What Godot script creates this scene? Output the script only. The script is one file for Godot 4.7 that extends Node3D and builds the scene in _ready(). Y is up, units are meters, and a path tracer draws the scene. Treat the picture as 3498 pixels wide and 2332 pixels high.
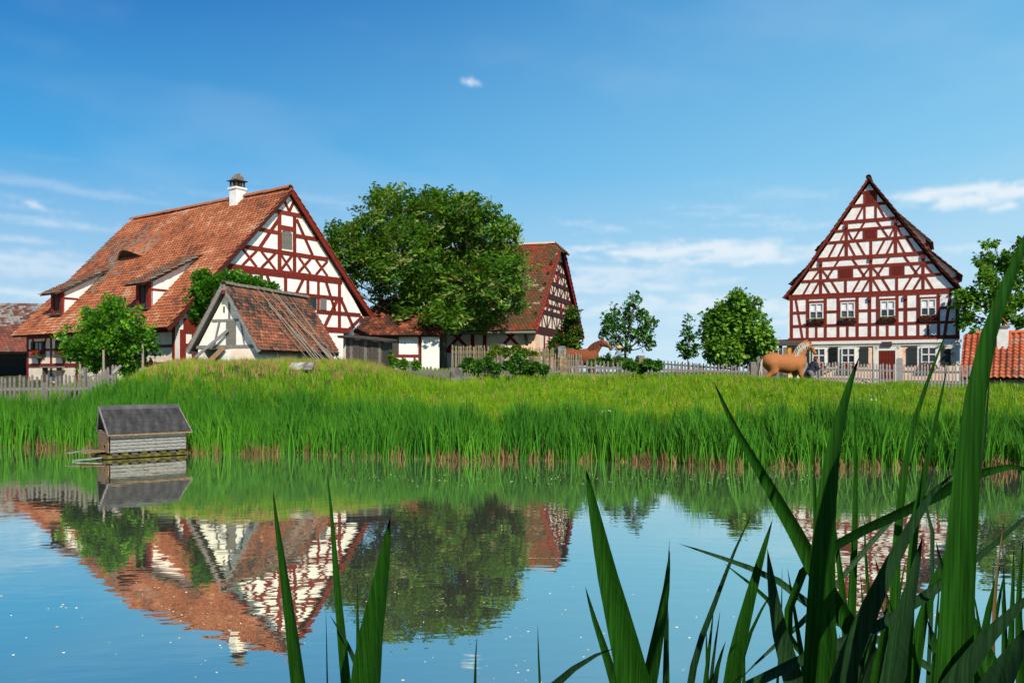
extends Node3D
# Lengths in metres, y up, the pond's surface is y = 0, the camera looks along -z from 2 m above the water.

const FOCAL := 2721.0
const MID_X := 1749.0
const LEVEL_Y := 1270.0
const EYE := 2.0

var rng := RandomNumberGenerator.new()
var counts := {}
var T := {}
var M := {}
var noise := FastNoiseLite.new()
var floor_y := 0.0


class MB:
	var v := PackedVector3Array()
	var n := PackedVector3Array()
	var c := PackedColorArray()
	var col := Color.WHITE

	func tri(a: Vector3, b: Vector3, d: Vector3):
		var nn := (b - a).cross(d - a).normalized()
		stri(a, b, d, nn, nn, nn)

	func stri(a, b, d, na, nb, nd):
		v.append(a); v.append(d); v.append(b)
		n.append(na); n.append(nd); n.append(nb)
		c.append(col); c.append(col); c.append(col)

	func quad(a, b, d, e):
		tri(a, b, d)
		tri(a, d, e)

	func box(xf: Transform3D, s: Vector3):
		var p := []
		for i in 8:
			p.append(xf * Vector3(s.x * (0.5 if i & 1 else -0.5), s.y * (0.5 if i & 2 else -0.5), s.z * (0.5 if i & 4 else -0.5)))
		quad(p[4], p[5], p[7], p[6])
		quad(p[1], p[0], p[2], p[3])
		quad(p[5], p[1], p[3], p[7])
		quad(p[0], p[4], p[6], p[2])
		quad(p[6], p[7], p[3], p[2])
		quad(p[0], p[1], p[5], p[4])

	func at(x, y, z, sx, sy, sz):
		box(Transform3D(Basis(), Vector3(x, y, z)), Vector3(sx, sy, sz))

	func bar(a: Vector3, b: Vector3, w: float, t: float, nrm: Vector3):
		var d := b - a
		var x := d.normalized()
		var y := nrm.cross(x).normalized()
		var z := x.cross(y)
		box(Transform3D(Basis(x, y, z), (a + b) * 0.5), Vector3(d.length(), w, t))

	func tube(pts: Array, rads: Array, k := 6):
		var rings := []
		var norms := []
		var side := Vector3.ZERO
		for i in pts.size():
			var d: Vector3 = (pts[mini(i + 1, pts.size() - 1)] - pts[maxi(i - 1, 0)]).normalized()
			if side == Vector3.ZERO:
				side = d.cross(Vector3(0.31, 0.2, 0.93)).normalized()
			side = (side - d * side.dot(d)).normalized()
			var up := d.cross(side)
			var ring := []
			var nr := []
			for j in k:
				var a := TAU * j / k
				var o := side * cos(a) + up * sin(a)
				ring.append(pts[i] + o * rads[i])
				nr.append(o)
			rings.append(ring)
			norms.append(nr)
		for i in pts.size() - 1:
			for j in k:
				var j2 := (j + 1) % k
				stri(rings[i][j], rings[i][j2], rings[i + 1][j2], norms[i][j], norms[i][j2], norms[i + 1][j2])
				stri(rings[i][j], rings[i + 1][j2], rings[i + 1][j], norms[i][j], norms[i + 1][j2], norms[i + 1][j])
		for j in k:
			tri(pts[0], rings[0][(j + 1) % k], rings[0][j])
			tri(pts[-1], rings[-1][j], rings[-1][(j + 1) % k])

	func prism(poly: PackedVector2Array, xf: Transform3D, t: float):
		var area := 0.0
		for i in poly.size():
			area += poly[i].cross(poly[(i + 1) % poly.size()])
		if area < 0:
			poly.reverse()
		var ids := Geometry2D.triangulate_polygon(poly)
		for i in range(0, ids.size(), 3):
			var a := poly[ids[i]]
			var b := poly[ids[i + 1]]
			var d := poly[ids[i + 2]]
			if (b - a).cross(d - a) < 0:
				var s := b
				b = d
				d = s
			tri(xf * Vector3(a.x, a.y, 0), xf * Vector3(b.x, b.y, 0), xf * Vector3(d.x, d.y, 0))
			tri(xf * Vector3(a.x, a.y, -t), xf * Vector3(d.x, d.y, -t), xf * Vector3(b.x, b.y, -t))
		for i in poly.size():
			var a := poly[i]
			var b := poly[(i + 1) % poly.size()]
			quad(xf * Vector3(a.x, a.y, 0), xf * Vector3(a.x, a.y, -t), xf * Vector3(b.x, b.y, -t), xf * Vector3(b.x, b.y, 0))

	func ball(p: Vector3, r: Vector3, k := 8):
		for i in k / 2:
			for j in k:
				var q := []
				for e in [[i, j], [i, j + 1], [i + 1, j + 1], [i + 1, j]]:
					var a = PI * e[0] / (k / 2)
					var b = TAU * e[1] / k
					q.append(Vector3(sin(a) * cos(b), cos(a), sin(a) * sin(b)))
				stri(p + q[0] * r, p + q[1] * r, p + q[2] * r, q[0], q[1], q[2])
				stri(p + q[0] * r, p + q[2] * r, p + q[3] * r, q[0], q[2], q[3])

	func mesh() -> ArrayMesh:
		var a := []
		a.resize(Mesh.ARRAY_MAX)
		a[Mesh.ARRAY_VERTEX] = v
		a[Mesh.ARRAY_NORMAL] = n
		a[Mesh.ARRAY_COLOR] = c
		var m := ArrayMesh.new()
		m.add_surface_from_arrays(Mesh.PRIMITIVE_TRIANGLES, a)
		return m


func numbered(parent: Node, called: String) -> String:
	var k := str(parent.get_instance_id()) + called
	var i: int = counts.get(k, 0)
	counts[k] = i + 1
	return called if i == 0 else "%s_%03d" % [called, i]


func obj(called: String, mesh, mat: Material, parent: Node = self, xf := Transform3D()) -> MeshInstance3D:
	var o := MeshInstance3D.new()
	o.name = numbered(parent, called)
	o.mesh = mesh.mesh() if mesh is MB else mesh
	if mat:
		o.material_override = mat
	o.transform = xf
	parent.add_child(o, true)
	return o


func node(called: String, parent: Node = self, xf := Transform3D()) -> Node3D:
	var o := Node3D.new()
	o.name = numbered(parent, called)
	o.transform = xf
	parent.add_child(o, true)
	return o


func tag(o: Node, label: String, category := "", group := "", kind := "") -> Node:
	if label: o.set_meta("label", label)
	if category: o.set_meta("category", category)
	if group: o.set_meta("group", group)
	if kind: o.set_meta("kind", kind)
	return o


func scatter(called: String, mesh, mat: Material, places: Array, colors: Array, parent: Node = self) -> MultiMeshInstance3D:
	var mm := MultiMesh.new()
	mm.transform_format = MultiMesh.TRANSFORM_3D
	mm.use_colors = true
	mm.mesh = mesh.mesh() if mesh is MB else mesh
	mm.instance_count = places.size()
	for i in places.size():
		mm.set_instance_transform(i, places[i])
		mm.set_instance_color(i, colors[i])
	var o := MultiMeshInstance3D.new()
	o.name = numbered(parent, called)
	o.multimesh = mm
	o.material_override = mat
	o.set_meta("kind", "stuff")
	parent.add_child(o, true)
	return o


func P(x: float, y: float, d: float) -> Vector3:   # where a sight line meets the distance d (metres in front of the eye)
	return Vector3((x - MID_X) / FOCAL * d, EYE + (LEVEL_Y - y) / FOCAL * d, -d)


func rr(a: float, b: float) -> float:
	return rng.randf_range(a, b)


func grain(called: String, freq: float, octaves: int, lo: float, hi: float, type := FastNoiseLite.TYPE_SIMPLEX_SMOOTH, size := 512):
	var f := FastNoiseLite.new()
	f.seed = called.length() * 7 + 3
	f.noise_type = type
	f.frequency = freq
	f.fractal_octaves = octaves
	var t := NoiseTexture2D.new()
	t.width = size
	t.height = size
	t.seamless = true
	t.noise = f
	var g := Gradient.new()
	g.set_color(0, Color(lo, lo, lo))
	g.set_color(1, Color(hi, hi, hi))
	t.color_ramp = g
	T[called] = t


func mat(called: String, lin: Color, rough := 0.8, tex := "", scale := Vector3.ONE, relief := 0.0, vertex := false) -> StandardMaterial3D:
	var m := StandardMaterial3D.new()
	m.resource_name = called
	m.albedo_color = lin.linear_to_srgb()
	m.roughness = rough
	m.metallic_specular = 0.35
	m.vertex_color_use_as_albedo = vertex
	if tex:
		m.albedo_texture = T[tex]
		m.uv1_triplanar = true
		m.uv1_scale = scale
		if relief > 0.0:
			m.heightmap_enabled = true
			m.heightmap_texture = T[tex]
			m.heightmap_scale = relief
	M[called] = m
	return m


func make_materials():
	grain("mottle", 0.012, 5, 0.88, 1.0)
	grain("fine", 0.05, 4, 0.82, 1.0)
	grain("stain", 0.006, 6, 0.5, 1.0)
	grain("vein", 0.03, 4, 0.45, 1.0)
	grain("wood", 0.02, 5, 0.45, 1.0)
	mat("plaster", Color(0.86, 0.84, 0.82), 0.9, "mottle", Vector3(0.4, 0.4, 0.4), 0.6)
	mat("plaster_cream", Color(0.84, 0.72, 0.58), 0.9, "mottle", Vector3(0.4, 0.4, 0.4), 0.6)
	mat("plaster_pink", Color(0.88, 0.6, 0.42), 0.9, "mottle", Vector3(0.6, 0.6, 0.6), 0.4)
	mat("plaster_old", Color(0.82, 0.815, 0.77), 0.9, "mottle", Vector3(0.5, 0.5, 0.5), 0.8)
	mat("trim_white", Color(0.86, 0.83, 0.74), 0.8, "fine", Vector3(0.5, 0.5, 0.5))
	mat("ochre", Color(0.62, 0.3, 0.04), 0.85, "mottle", Vector3.ONE)
	mat("red_up", Color(0.33, 0.034, 0.016), 0.75, "wood", Vector3(5, 0.5, 5), 0.35)
	mat("red_along", Color(0.33, 0.034, 0.016), 0.75, "wood", Vector3(0.5, 5, 5), 0.35)
	for k in ["red_up", "red_along"]:
		for i in 2:   # timbers weathered a little differently
			var m: StandardMaterial3D = M[k].duplicate()
			m.albedo_color = (Color(0.28, 0.031, 0.016) if i else Color(0.36, 0.046, 0.023)).linear_to_srgb()
			m.uv1_offset = Vector3(0.37, 0.61, 0.13) * (i + 1)
			M["%s_%d" % [k, i + 1]] = m
		M[k + "_0"] = M[k]
	mat("red_bright", Color(0.44, 0.012, 0.014), 0.7, "wood", Vector3(2, 2, 2), 0.3)
	mat("brown_beam", Color(0.11, 0.022, 0.016), 0.75, "wood", Vector3(2, 2, 2), 0.3)
	mat("red_board", Color(0.26, 0.022, 0.012), 0.75, "wood", Vector3(6, 0.6, 6), 0.4)
	mat("grey_up", Color(0.3, 0.285, 0.26), 0.9, "wood", Vector3(7, 0.7, 7), 0.7)
	mat("grey_along", Color(0.36, 0.35, 0.33), 0.9, "wood", Vector3(0.7, 7, 7), 0.7)
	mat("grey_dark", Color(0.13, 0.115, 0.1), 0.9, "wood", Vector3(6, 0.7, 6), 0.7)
	mat("silver_along", Color(0.36, 0.365, 0.365), 0.85, "wood", Vector3(0.9, 9, 9), 0.6)
	mat("tan_board", Color(0.42, 0.27, 0.15), 0.9, "wood", Vector3(1, 6, 3), 0.5)
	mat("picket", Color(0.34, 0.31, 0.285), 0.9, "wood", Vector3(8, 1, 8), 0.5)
	mat("picket_pale", Color(0.56, 0.53, 0.52), 0.9, "wood", Vector3(8, 1, 8), 0.5)
	mat("picket_tan", Color(0.45, 0.36, 0.24), 0.9, "wood", Vector3(8, 1, 8), 0.5)
	mat("felt", Color(0.07, 0.07, 0.072), 0.9, "stain", Vector3(1.6, 1.6, 1.6), 1.2)
	mat("felt_light", Color(0.13, 0.135, 0.14), 0.85, "stain", Vector3(0.7, 0.7, 0.7), 0.5)
	mat("moss_plank", Color(0.14, 0.13, 0.03), 0.95, "stain", Vector3(2, 2, 2), 0.8)
	mat("stone", Color(0.3, 0.29, 0.27), 0.95, "stain", Vector3(1.2, 1.2, 1.2), 1.2)
	mat("stone_sand", Color(0.42, 0.32, 0.19), 0.95, "stain", Vector3(1.2, 1.2, 1.2), 1.2)
	mat("stone_yellow", Color(0.62, 0.38, 0.12), 0.95, "stain", Vector3(1, 1, 1), 0.8)
	mat("stone_pale", Color(0.5, 0.49, 0.45), 0.95, "stain", Vector3(1, 1, 1), 0.8)
	mat("old_boards", Color(0.1, 0.08, 0.065), 0.95, "wood", Vector3(6, 0.7, 6), 0.5)
	mat("shutter", Color(0.045, 0.062, 0.06), 0.7, "wood", Vector3(6, 0.6, 6), 0.3)
	mat("iron", Color(0.03, 0.028, 0.03), 0.6)
	mat("white_paint", Color(0.8, 0.8, 0.79), 0.5, "fine", Vector3(0.5, 0.5, 0.5))
	mat("curtain", Color(0.72, 0.72, 0.74), 0.95)
	var glass := mat("glass", Color(0.015, 0.018, 0.02), 0.08)
	glass.metallic_specular = 0.6
	mat("grey_glass", Color(0.07, 0.08, 0.09), 0.15)
	mat("tile", Color.WHITE, 0.85, "fine", Vector3(2, 2, 2), 0.5, true)
	mat("roof_bed", Color(0.1, 0.035, 0.02), 0.95)
	mat("bark", Color(0.17, 0.14, 0.1), 0.95, "wood", Vector3(4, 0.6, 4), 2.0)
	mat("pole_wood", Color(0.5, 0.45, 0.37), 0.9, "wood", Vector3(3, 3, 3), 0.3)
	var leaf := mat("leaf", Color.WHITE, 0.4, "", Vector3.ONE, 0.0, true)
	leaf.backlight_enabled = true
	leaf.backlight = Color(0.95, 0.95, 0.5)
	var gr := mat("grass", Color.WHITE, 0.6, "", Vector3.ONE, 0.0, true)
	gr.backlight_enabled = true
	gr.backlight = Color(0.6, 0.6, 0.25)
	gr.metallic_specular = 0.25
	mat("petal", Color.WHITE, 0.8, "", Vector3.ONE, 0.0, true)
	mat("straw", Color.WHITE, 0.85, "", Vector3.ONE, 0.0, true)
	mat("soil", Color(0.075, 0.11, 0.022), 1.0, "stain", Vector3(0.6, 0.6, 0.6), 2.0)
	M.soil.uv1_world_triplanar = true
	for k in ["blade", "blade_blue"]:
		var b := mat(k, Color(0.022, 0.118, 0.008) if k == "blade" else Color(0.028, 0.09, 0.03), 0.55, "vein", Vector3(26, 0.5, 26), 0.04)
		b.backlight_enabled = true
		b.backlight = Color(0.1, 0.4, 0.02)
		b.metallic_specular = 0.2
	mat("blade_dry", Color(0.3, 0.2, 0.08), 0.8, "vein", Vector3(26, 0.5, 26), 0.05)
	mat("chestnut", Color(0.22, 0.062, 0.02), 0.8, "fine", Vector3(2.5, 2.5, 2.5), 1.2)
	mat("palomino", Color(0.42, 0.16, 0.052), 0.8, "fine", Vector3(2.5, 2.5, 2.5), 1.2)
	mat("cream_hair", Color(0.75, 0.66, 0.5), 0.7, "wood", Vector3(6, 6, 6), 0.6)
	mat("brown_hair", Color(0.2, 0.055, 0.018), 0.7, "wood", Vector3(6, 6, 6), 0.6)
	mat("muzzle", Color(0.09, 0.07, 0.06), 0.7)
	mat("skin", Color(0.5, 0.27, 0.18), 0.6)
	mat("denim", Color(0.25, 0.32, 0.45), 0.9, "fine", Vector3(3, 3, 3))
	mat("dark_cloth", Color(0.03, 0.035, 0.055), 0.9, "fine", Vector3(3, 3, 3))
	mat("grey_cloth", Color(0.2, 0.2, 0.21), 0.9, "fine", Vector3(3, 3, 3))
	mat("white_cloth", Color(0.7, 0.7, 0.7), 0.9, "fine", Vector3(3, 3, 3))
	mat("straw_hat", Color(0.62, 0.45, 0.2), 0.9, "fine", Vector3(5, 5, 5))


func _ready():
	rng.seed = 20240611
	# --- camera: 2 m above the water, level, the lens shifted up a little
	var cam := Camera3D.new()
	cam.name = "camera"
	cam.near = 0.1
	cam.far = 6000.0
	cam.keep_aspect = Camera3D.KEEP_HEIGHT
	cam.set_frustum(2.0 * cam.near * 1166.0 / FOCAL, Vector2(0, cam.near * (LEVEL_Y - 1166.0) / FOCAL), cam.near, cam.far)
	cam.position = Vector3(0, EYE, 0)
	add_child(cam)
	cam.current = true
	# --- sky
	var env := Environment.new()
	env.background_mode = Environment.BG_SKY
	env.tonemap_mode = Environment.TONE_MAPPER_LINEAR
	env.tonemap_exposure = 1.3
	env.sdfgi_enabled = true
	env.ssao_enabled = true
	env.ssil_enabled = true
	var sm := PanoramaSkyMaterial.new()
	sm.panorama = sky_picture()
	env.sky = Sky.new()
	env.sky.sky_material = sm
	var we := WorldEnvironment.new()
	we.name = "environment"
	we.environment = env
	add_child(we)
	# --- sun: behind the camera's right shoulder
	var sun := DirectionalLight3D.new()
	sun.name = "sun"
	sun.light_energy = 1.5
	sun.light_color = Color(1.0, 0.95, 0.87)
	sun.light_angular_distance = 0.5
	sun.shadow_enabled = true
	add_child(sun)
	sun.look_at_from_position(Vector3(0.38, 0.86, 1.0), Vector3.ZERO)
	make_materials()
	build_ground()
	build_farmhouse()
	build_town_house()
	build_root_cellar()
	build_barns()
	build_fences()
	build_trees()
	build_duck_house()
	build_small_things()
	build_animals()
	build_vegetation()
	build_foreground()


func sky_picture() -> ImageTexture:
	var w := 2048
	var h := 1024
	var im := Image.create(w, h, false, Image.FORMAT_RGBF)
	noise.seed = 5
	noise.fractal_octaves = 5
	noise.frequency = 1.0
	var wisp := FastNoiseLite.new()
	wisp.seed = 11
	wisp.fractal_octaves = 5
	wisp.frequency = 1.0
	wisp.domain_warp_enabled = true
	wisp.domain_warp_amplitude = 0.5
	wisp.domain_warp_frequency = 0.8
	var low := Color(0.58, 0.78, 0.9)
	for j in h:
		var el := 90.0 - (j + 0.5) * 180.0 / h
		if el < -1.0:
			im.fill_rect(Rect2i(0, j, w, h - j), Color(0.16, 0.2, 0.14))
			break
		var e := maxf(el, 0.0)
		for i in w:
			var az := wrapf((i + 0.5) * 360.0 / w, -180.0, 180.0)
			var warm := smoothstep(-42.0, 42.0, az)
			var deep := Color(0.004, 0.108, 0.44).lerp(Color(0.085, 0.37, 0.70), warm)
			var t := pow(clampf(e / 27.0, 0.0, 1.0), 1.05)
			var c := low.lerp(Color(0.065, 0.37, 0.74).lerp(Color(0.25, 0.58, 0.84), warm), clampf(t * 2.0, 0.0, 1.0))
			if t > 0.5:
				c = c.lerp(deep, (t - 0.5) * 2.0)
			if e > 27.0:
				c = c.lerp(Color(0.015, 0.11, 0.40), clampf((e - 27.0) / 60.0, 0.0, 1.0))
			# thin streaks low down, one veil higher up, and a small puff
			var dir := Vector3(sin(deg_to_rad(az)), 0, -cos(deg_to_rad(az)))
			var s := wisp.get_noise_3d(dir.x * 3.2 + 4.0, e * 0.75 + az * 0.03, dir.z * 3.2)
			var band := smoothstep(0.5, 3.0, e) * (1.0 - smoothstep(7.0, 15.0, e))
			var a := smoothstep(0.04, 0.5, s) * band * 0.5
			var v := noise.get_noise_3d(dir.x * 2.0, e * 0.1, dir.z * 2.0)
			a = maxf(a, smoothstep(0.0, 0.5, v) * 0.07 * (1.0 - smoothstep(20.0, 45.0, e)))
			var du := (az + 2.95) / 0.75
			var dv := (e - 19.95 + 0.08 * du) / 0.3
			var puff := 1.0 - (du * du + dv * dv) + noise.get_noise_3d(az * 1.8, e * 3.0, 7.0) * 1.6
			if absf(du) < 2.5 and absf(dv) < 2.5:
				a = maxf(a, clampf(puff * 0.8, 0.0, 0.95))
			# longer streaks of cirrus: [azimuth, height, half length, half width, strength]
			for q in [[13.5, 8.3, 8.5, 0.75, 0.75], [31.0, 10.8, 6.0, 0.8, 0.8], [-29.0, 6.6, 7.0, 0.8, 0.4], [6.0, 6.3, 9.0, 0.6, 0.5], [16.0, 4.6, 12.0, 0.7, 0.55], [-31.5, 3.2, 6.0, 0.9, 0.4], [-30.8, 10.1, 0.7, 0.16, 0.6]]:
				var cu: float = (az - q[0]) / q[2]
				var cv: float = (e - q[1] + 0.25 * cu) / q[3]
				if absf(cu) < 1.3 and absf(cv) < 2.2:
					var soft := 1.0 - cu * cu * 0.8 - cv * cv * 0.7 + wisp.get_noise_3d(az * 0.32, e * 1.5, 3.0) * 1.5
					a = maxf(a, clampf(soft, 0.0, 1.0) * q[4])
			c = c.lerp(Color(0.85, 0.9, 0.94), clampf(a, 0.0, 1.0))
			im.set_pixel(i, j, c * 0.8)
	return ImageTexture.create_from_image(im)


# ---------------------------------------------------------------- ground and water

func shore(x: float) -> float:
	return 18.2 - 0.21 * x + 0.25 * sin(x * 0.9) + 0.14 * sin(x * 2.3 + 1.0)


func land(x: float, z: float) -> float:
	if z > -9.0:
		return -0.7 + 1.25 * smoothstep(-3.2, 1.5, z)
	var d := -z - shore(x)
	if d < 0.0:
		return maxf(-0.7, d * 0.5)
	var y := 0.72 * smoothstep(0.0, 3.0, d) + 0.78 * smoothstep(2.0, 15.0, d)
	y -= 0.4 * smoothstep(7.0, 14.0, x) * smoothstep(2.0, 12.0, d)
	y += 0.25 * smoothstep(2.0, -6.0, x) * smoothstep(4.0, 12.0, d)
	var r := Vector2((x + 7.7) / 6.3, (z + 25.6) / 5.2).length()
	var m := smoothstep(1.0, 0.45, r)
	y = lerpf(y, 2.2, m)
	return y + 0.05 * sin(x * 1.7 + z) + 0.03 * sin(z * 2.9 - x * 0.6)


func build_ground():
	var xs := [-3000.0, -1200.0, -500.0, -220.0, -120.0, -80.0, -60.0, -48.0]
	var x := -40.0
	while x <= 30.0:
		xs.append(x)
		x += 0.5
	xs.append_array([36.0, 46.0, 60.0, 90.0, 150.0, 300.0, 700.0, 1500.0, 3000.0])
	var zs := [-4000.0, -1500.0, -600.0, -260.0, -140.0, -90.0, -70.0, -60.0]
	var z := -54.0
	while z <= 3.0:
		zs.append(z)
		z += 0.4
	zs.append_array([8.0, 30.0, 120.0, 600.0])
	var mb := MB.new()
	for i in xs.size() - 1:
		for j in zs.size() - 1:
			var q := []
			var nn := []
			for e in [[0, 1], [1, 1], [1, 0], [0, 0]]:
				var px: float = xs[i + e[0]]
				var pz: float = zs[j + e[1]]
				q.append(Vector3(px, land(px, pz), pz))
				nn.append(Vector3(land(px - 0.3, pz) - land(px + 0.3, pz), 0.6, land(px, pz - 0.3) - land(px, pz + 0.3)).normalized())
			mb.stri(q[0], q[1], q[2], nn[0], nn[1], nn[2])
			mb.stri(q[0], q[2], q[3], nn[0], nn[2], nn[3])
	tag(obj("ground", mb, M.soil), "green meadow ground with a grassy mound rising behind the pond", "ground", "", "structure")
	var wm := PlaneMesh.new()
	wm.size = Vector2(160, 40)
	var f := FastNoiseLite.new()
	f.seed = 4
	f.frequency = 0.012
	f.fractal_octaves = 3
	var nt := NoiseTexture2D.new()
	nt.width = 1024
	nt.height = 1024
	nt.seamless = true
	nt.noise = f
	nt.as_normal_map = true
	nt.bump_strength = 2.0
	var m := mat("water", Color(0.82, 0.84, 0.66), 0.0)
	m.metallic = 0.96
	m.metallic_specular = 0.6
	m.normal_enabled = true
	m.normal_texture = nt
	m.normal_scale = 0.1
	m.uv1_scale = Vector3(14.0, 12.0, 1)
	var o := obj("water", wm, m)
	o.position = Vector3(0, 0, -19.2)
	tag(o, "still pond water mirroring the houses and sky", "water", "", "structure")


# ---------------------------------------------------------------- building kit
# A house stands in its own axes: x along the gable to the right, y up, z out of the gable wall; heights are given above the water.

func house(called: String, x: float, z: float, yaw: float, base: float) -> Node3D:
	floor_y = base
	return node(called, self, Transform3D(Basis(Vector3.UP, yaw), Vector3(x, base, z)))


func V(x: float, y: float, z: float) -> Vector3:
	return Vector3(x, y - floor_y, z)


func timbers(parent: Node, list: Array, proud: float, z := 0.0, mh := "red_along", mu := "red_up", called := "timber"):
	for b in list:
		var d := Vector2(b[2] - b[0], b[3] - b[1])
		var flat := absf(d.y) < absf(d.x) * 0.5
		var mb := MB.new()
		mb.bar(V(b[0], b[1], z + proud - 0.06), V(b[2], b[3] + rr(-0.008, 0.008), z + proud - 0.06), b[4] * rr(0.94, 1.06), 0.12, Vector3(0, 0, 1))
		var key := mh if flat else mu
		obj(called, mb, M["%s_%d" % [key, rng.randi() % 3]] if M.has(key + "_1") else M[key], parent)


func side_timbers(parent: Node, list: Array, proud: float, x: float, out: float, mh := "red_along", mu := "red_up"):
	for b in list:   # on a long wall: z, y pairs
		var mb := MB.new()
		var flat := absf(b[3] - b[1]) < absf(b[2] - b[0]) * 0.5
		mb.bar(V(x + out * (proud - 0.06), b[1], b[0]), V(x + out * (proud - 0.06), b[3], b[2]), b[4] * rr(0.95, 1.05), 0.12, Vector3(out, 0, 0))
		obj("timber", mb, M.red_bright if mh == "red_bright" else M.red_along if flat else M[mu], parent)


func wall_poly(parent: Node, pts: Array, mtl: Material, z := 0.0, t := 0.25, called := "wall") -> MeshInstance3D:
	var poly := PackedVector2Array()
	for p in pts:
		poly.append(Vector2(p[0], p[1] - floor_y))
	var mb := MB.new()
	mb.prism(poly, Transform3D(Basis(), Vector3(0, 0, z)), t)
	return obj(called, mb, mtl, parent)


func block(parent: Node, called: String, mtl: Material, x0, x1, y0, y1, z0, z1) -> MeshInstance3D:
	var mb := MB.new()
	mb.at((x0 + x1) * 0.5, (y0 + y1) * 0.5 - floor_y, (z0 + z1) * 0.5, absf(x1 - x0), absf(y1 - y0), absf(z1 - z0))
	return obj(called, mb, mtl, parent)


func tile_shape(kind: String, w: float, l: float) -> MB:
	var mb := MB.new()
	if kind == "flat":   # rounded lower edge, slightly humped across
		var edge := []
		for k in 6:
			var a := PI * k / 5.0
			edge.append(Vector2(-cos(a) * w * 0.49, -sin(a) * w * 0.28))
		var hump := func(x: float) -> float: return 0.016 * (1.0 - pow(x / (w * 0.5), 2.0))
		for k in 5:
			var a: Vector2 = edge[k]
			var b: Vector2 = edge[k + 1]
			var a1 := Vector3(a.x, a.y, hump.call(a.x))
			var b1 := Vector3(b.x, b.y, hump.call(b.x))
			var a2 := Vector3(a.x, l, hump.call(a.x))
			var b2 := Vector3(b.x, l, hump.call(b.x))
			mb.quad(a1, b1, b2, a2)
			var dn := Vector3(0, 0, -0.018)
			mb.quad(a1 + dn, b1 + dn, b1, a1)
		mb.quad(Vector3(-w * 0.49, l, 0), Vector3(-w * 0.49, 0, 0), Vector3(-w * 0.49, 0, -0.018), Vector3(-w * 0.49, l, -0.018))
		mb.quad(Vector3(w * 0.49, 0, 0), Vector3(w * 0.49, l, 0), Vector3(w * 0.49, l, -0.018), Vector3(w * 0.49, 0, -0.018))
	else:   # wavy pantile
		for k in 8:
			var q := []
			for e in [k, k + 1]:
				var x = (e / 8.0 - 0.5) * w * 1.08
				q.append(Vector3(x, 0, 0.034 * sin(x / w * TAU + 0.6)))
			var up := Vector3(0, l, 0)
			mb.quad(q[0], q[1], q[1] + up, q[0] + up)
			mb.quad(q[0] + Vector3(0, 0, -0.022), q[1] + Vector3(0, 0, -0.022), q[1], q[0])
	return mb


# Lays tiles on a slope: o is its lower corner, ax runs along the eave, up along the slope (both unit vectors, in the parent's axes).
func lay_tiles(parent: Node3D, o: Vector3, ax: Vector3, length: float, up: Vector3, height: float, w: float, row: float, kind: String, palette: Array, pick: Callable, single: int, inside = null, lift := 0.05):
	var n := ax.cross(up).normalized()
	if n.y < 0.0:
		n = -n
	var shape: ArrayMesh = tile_shape(kind, w, row * 1.75).mesh()
	var all := []
	var xf := parent.global_transform
	var rows := int(height / row)
	var cols := int(length / w)
	for i in rows:
		for j in cols + 1:
			var a := (j + (0.5 if i % 2 == 1 and kind == "flat" else 0.0)) * w
			var b := i * row
			if a > length + 0.01 or (inside != null and not inside.call(a, b)):
				continue
			var sag := 0.025 * sin(a * 0.8 + 1.0) * sin(b * 0.7)
			var p := o + ax * (a + rr(-0.006, 0.006)) + up * (b + rr(-0.008, 0.008)) + n * (lift + sag + rr(0.0, 0.006))
			var tilt := Basis(ax, 0.14 * (-1.0 if ax.cross(up).dot(n) > 0.0 else 1.0) + rr(-0.015, 0.015)) * Basis(n, rr(-0.025, 0.025))
			var z := ax.cross(up)
			var bs := tilt * (Basis(ax, up, z) if z.dot(n) > 0.0 else Basis(-ax, up, n))
			var k: int = pick.call(a, b)
			all.append([(xf * p - Vector3(0, EYE, 0)).length_squared(), Transform3D(bs, p), k])
	all.sort_custom(func(s, t): return s[0] < t[0])
	var mats := []
	for k in palette.size():
		var key := "tile_%s_%d" % [parent.get_instance_id(), k]
		var m: StandardMaterial3D = M.tile.duplicate()
		m.resource_name = "roof tile"
		m.vertex_color_use_as_albedo = false
		m.albedo_color = (palette[k] as Color).linear_to_srgb()
		mats.append(m)
	for i in mini(single, all.size()):
		obj("roof_tile", shape, mats[all[i][2]], parent, all[i][1])
	var places := []
	var colors := []
	for i in range(mini(single, all.size()), all.size()):
		places.append(all[i][1])
		colors.append((palette[all[i][2]] as Color) * rr(0.85, 1.12))
	if places.size():
		scatter("roof_tiles", shape, M.tile, places, colors, parent)


func ridge_tiles(parent: Node, a: Vector3, b: Vector3, r: float, mtl: Material):
	var count := int(a.distance_to(b) / 0.38)
	var mb := MB.new()
	var d := (b - a).normalized()
	var side := d.cross(Vector3.UP).normalized()
	var up := side.cross(d)
	var l := a.distance_to(b) / count
	for k in 6:
		var q := []
		for e in [k, k + 1]:
			var t = PI * e / 6.0
			q.append(side * cos(t) * r + up * (sin(t) * r - r * 0.45))
		mb.quad(q[0], q[1], q[1] * 0.92 + d * l * 1.06, q[0] * 0.92 + d * l * 1.06)
		mb.tri(q[0], q[1] * 0.8, q[1])
	var shape := mb.mesh()
	for i in count:
		obj("ridge_tile", shape, mtl, parent, Transform3D(Basis(d, rr(-0.06, 0.06)), a + d * l * i + up * rr(-0.008, 0.008)))


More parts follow.
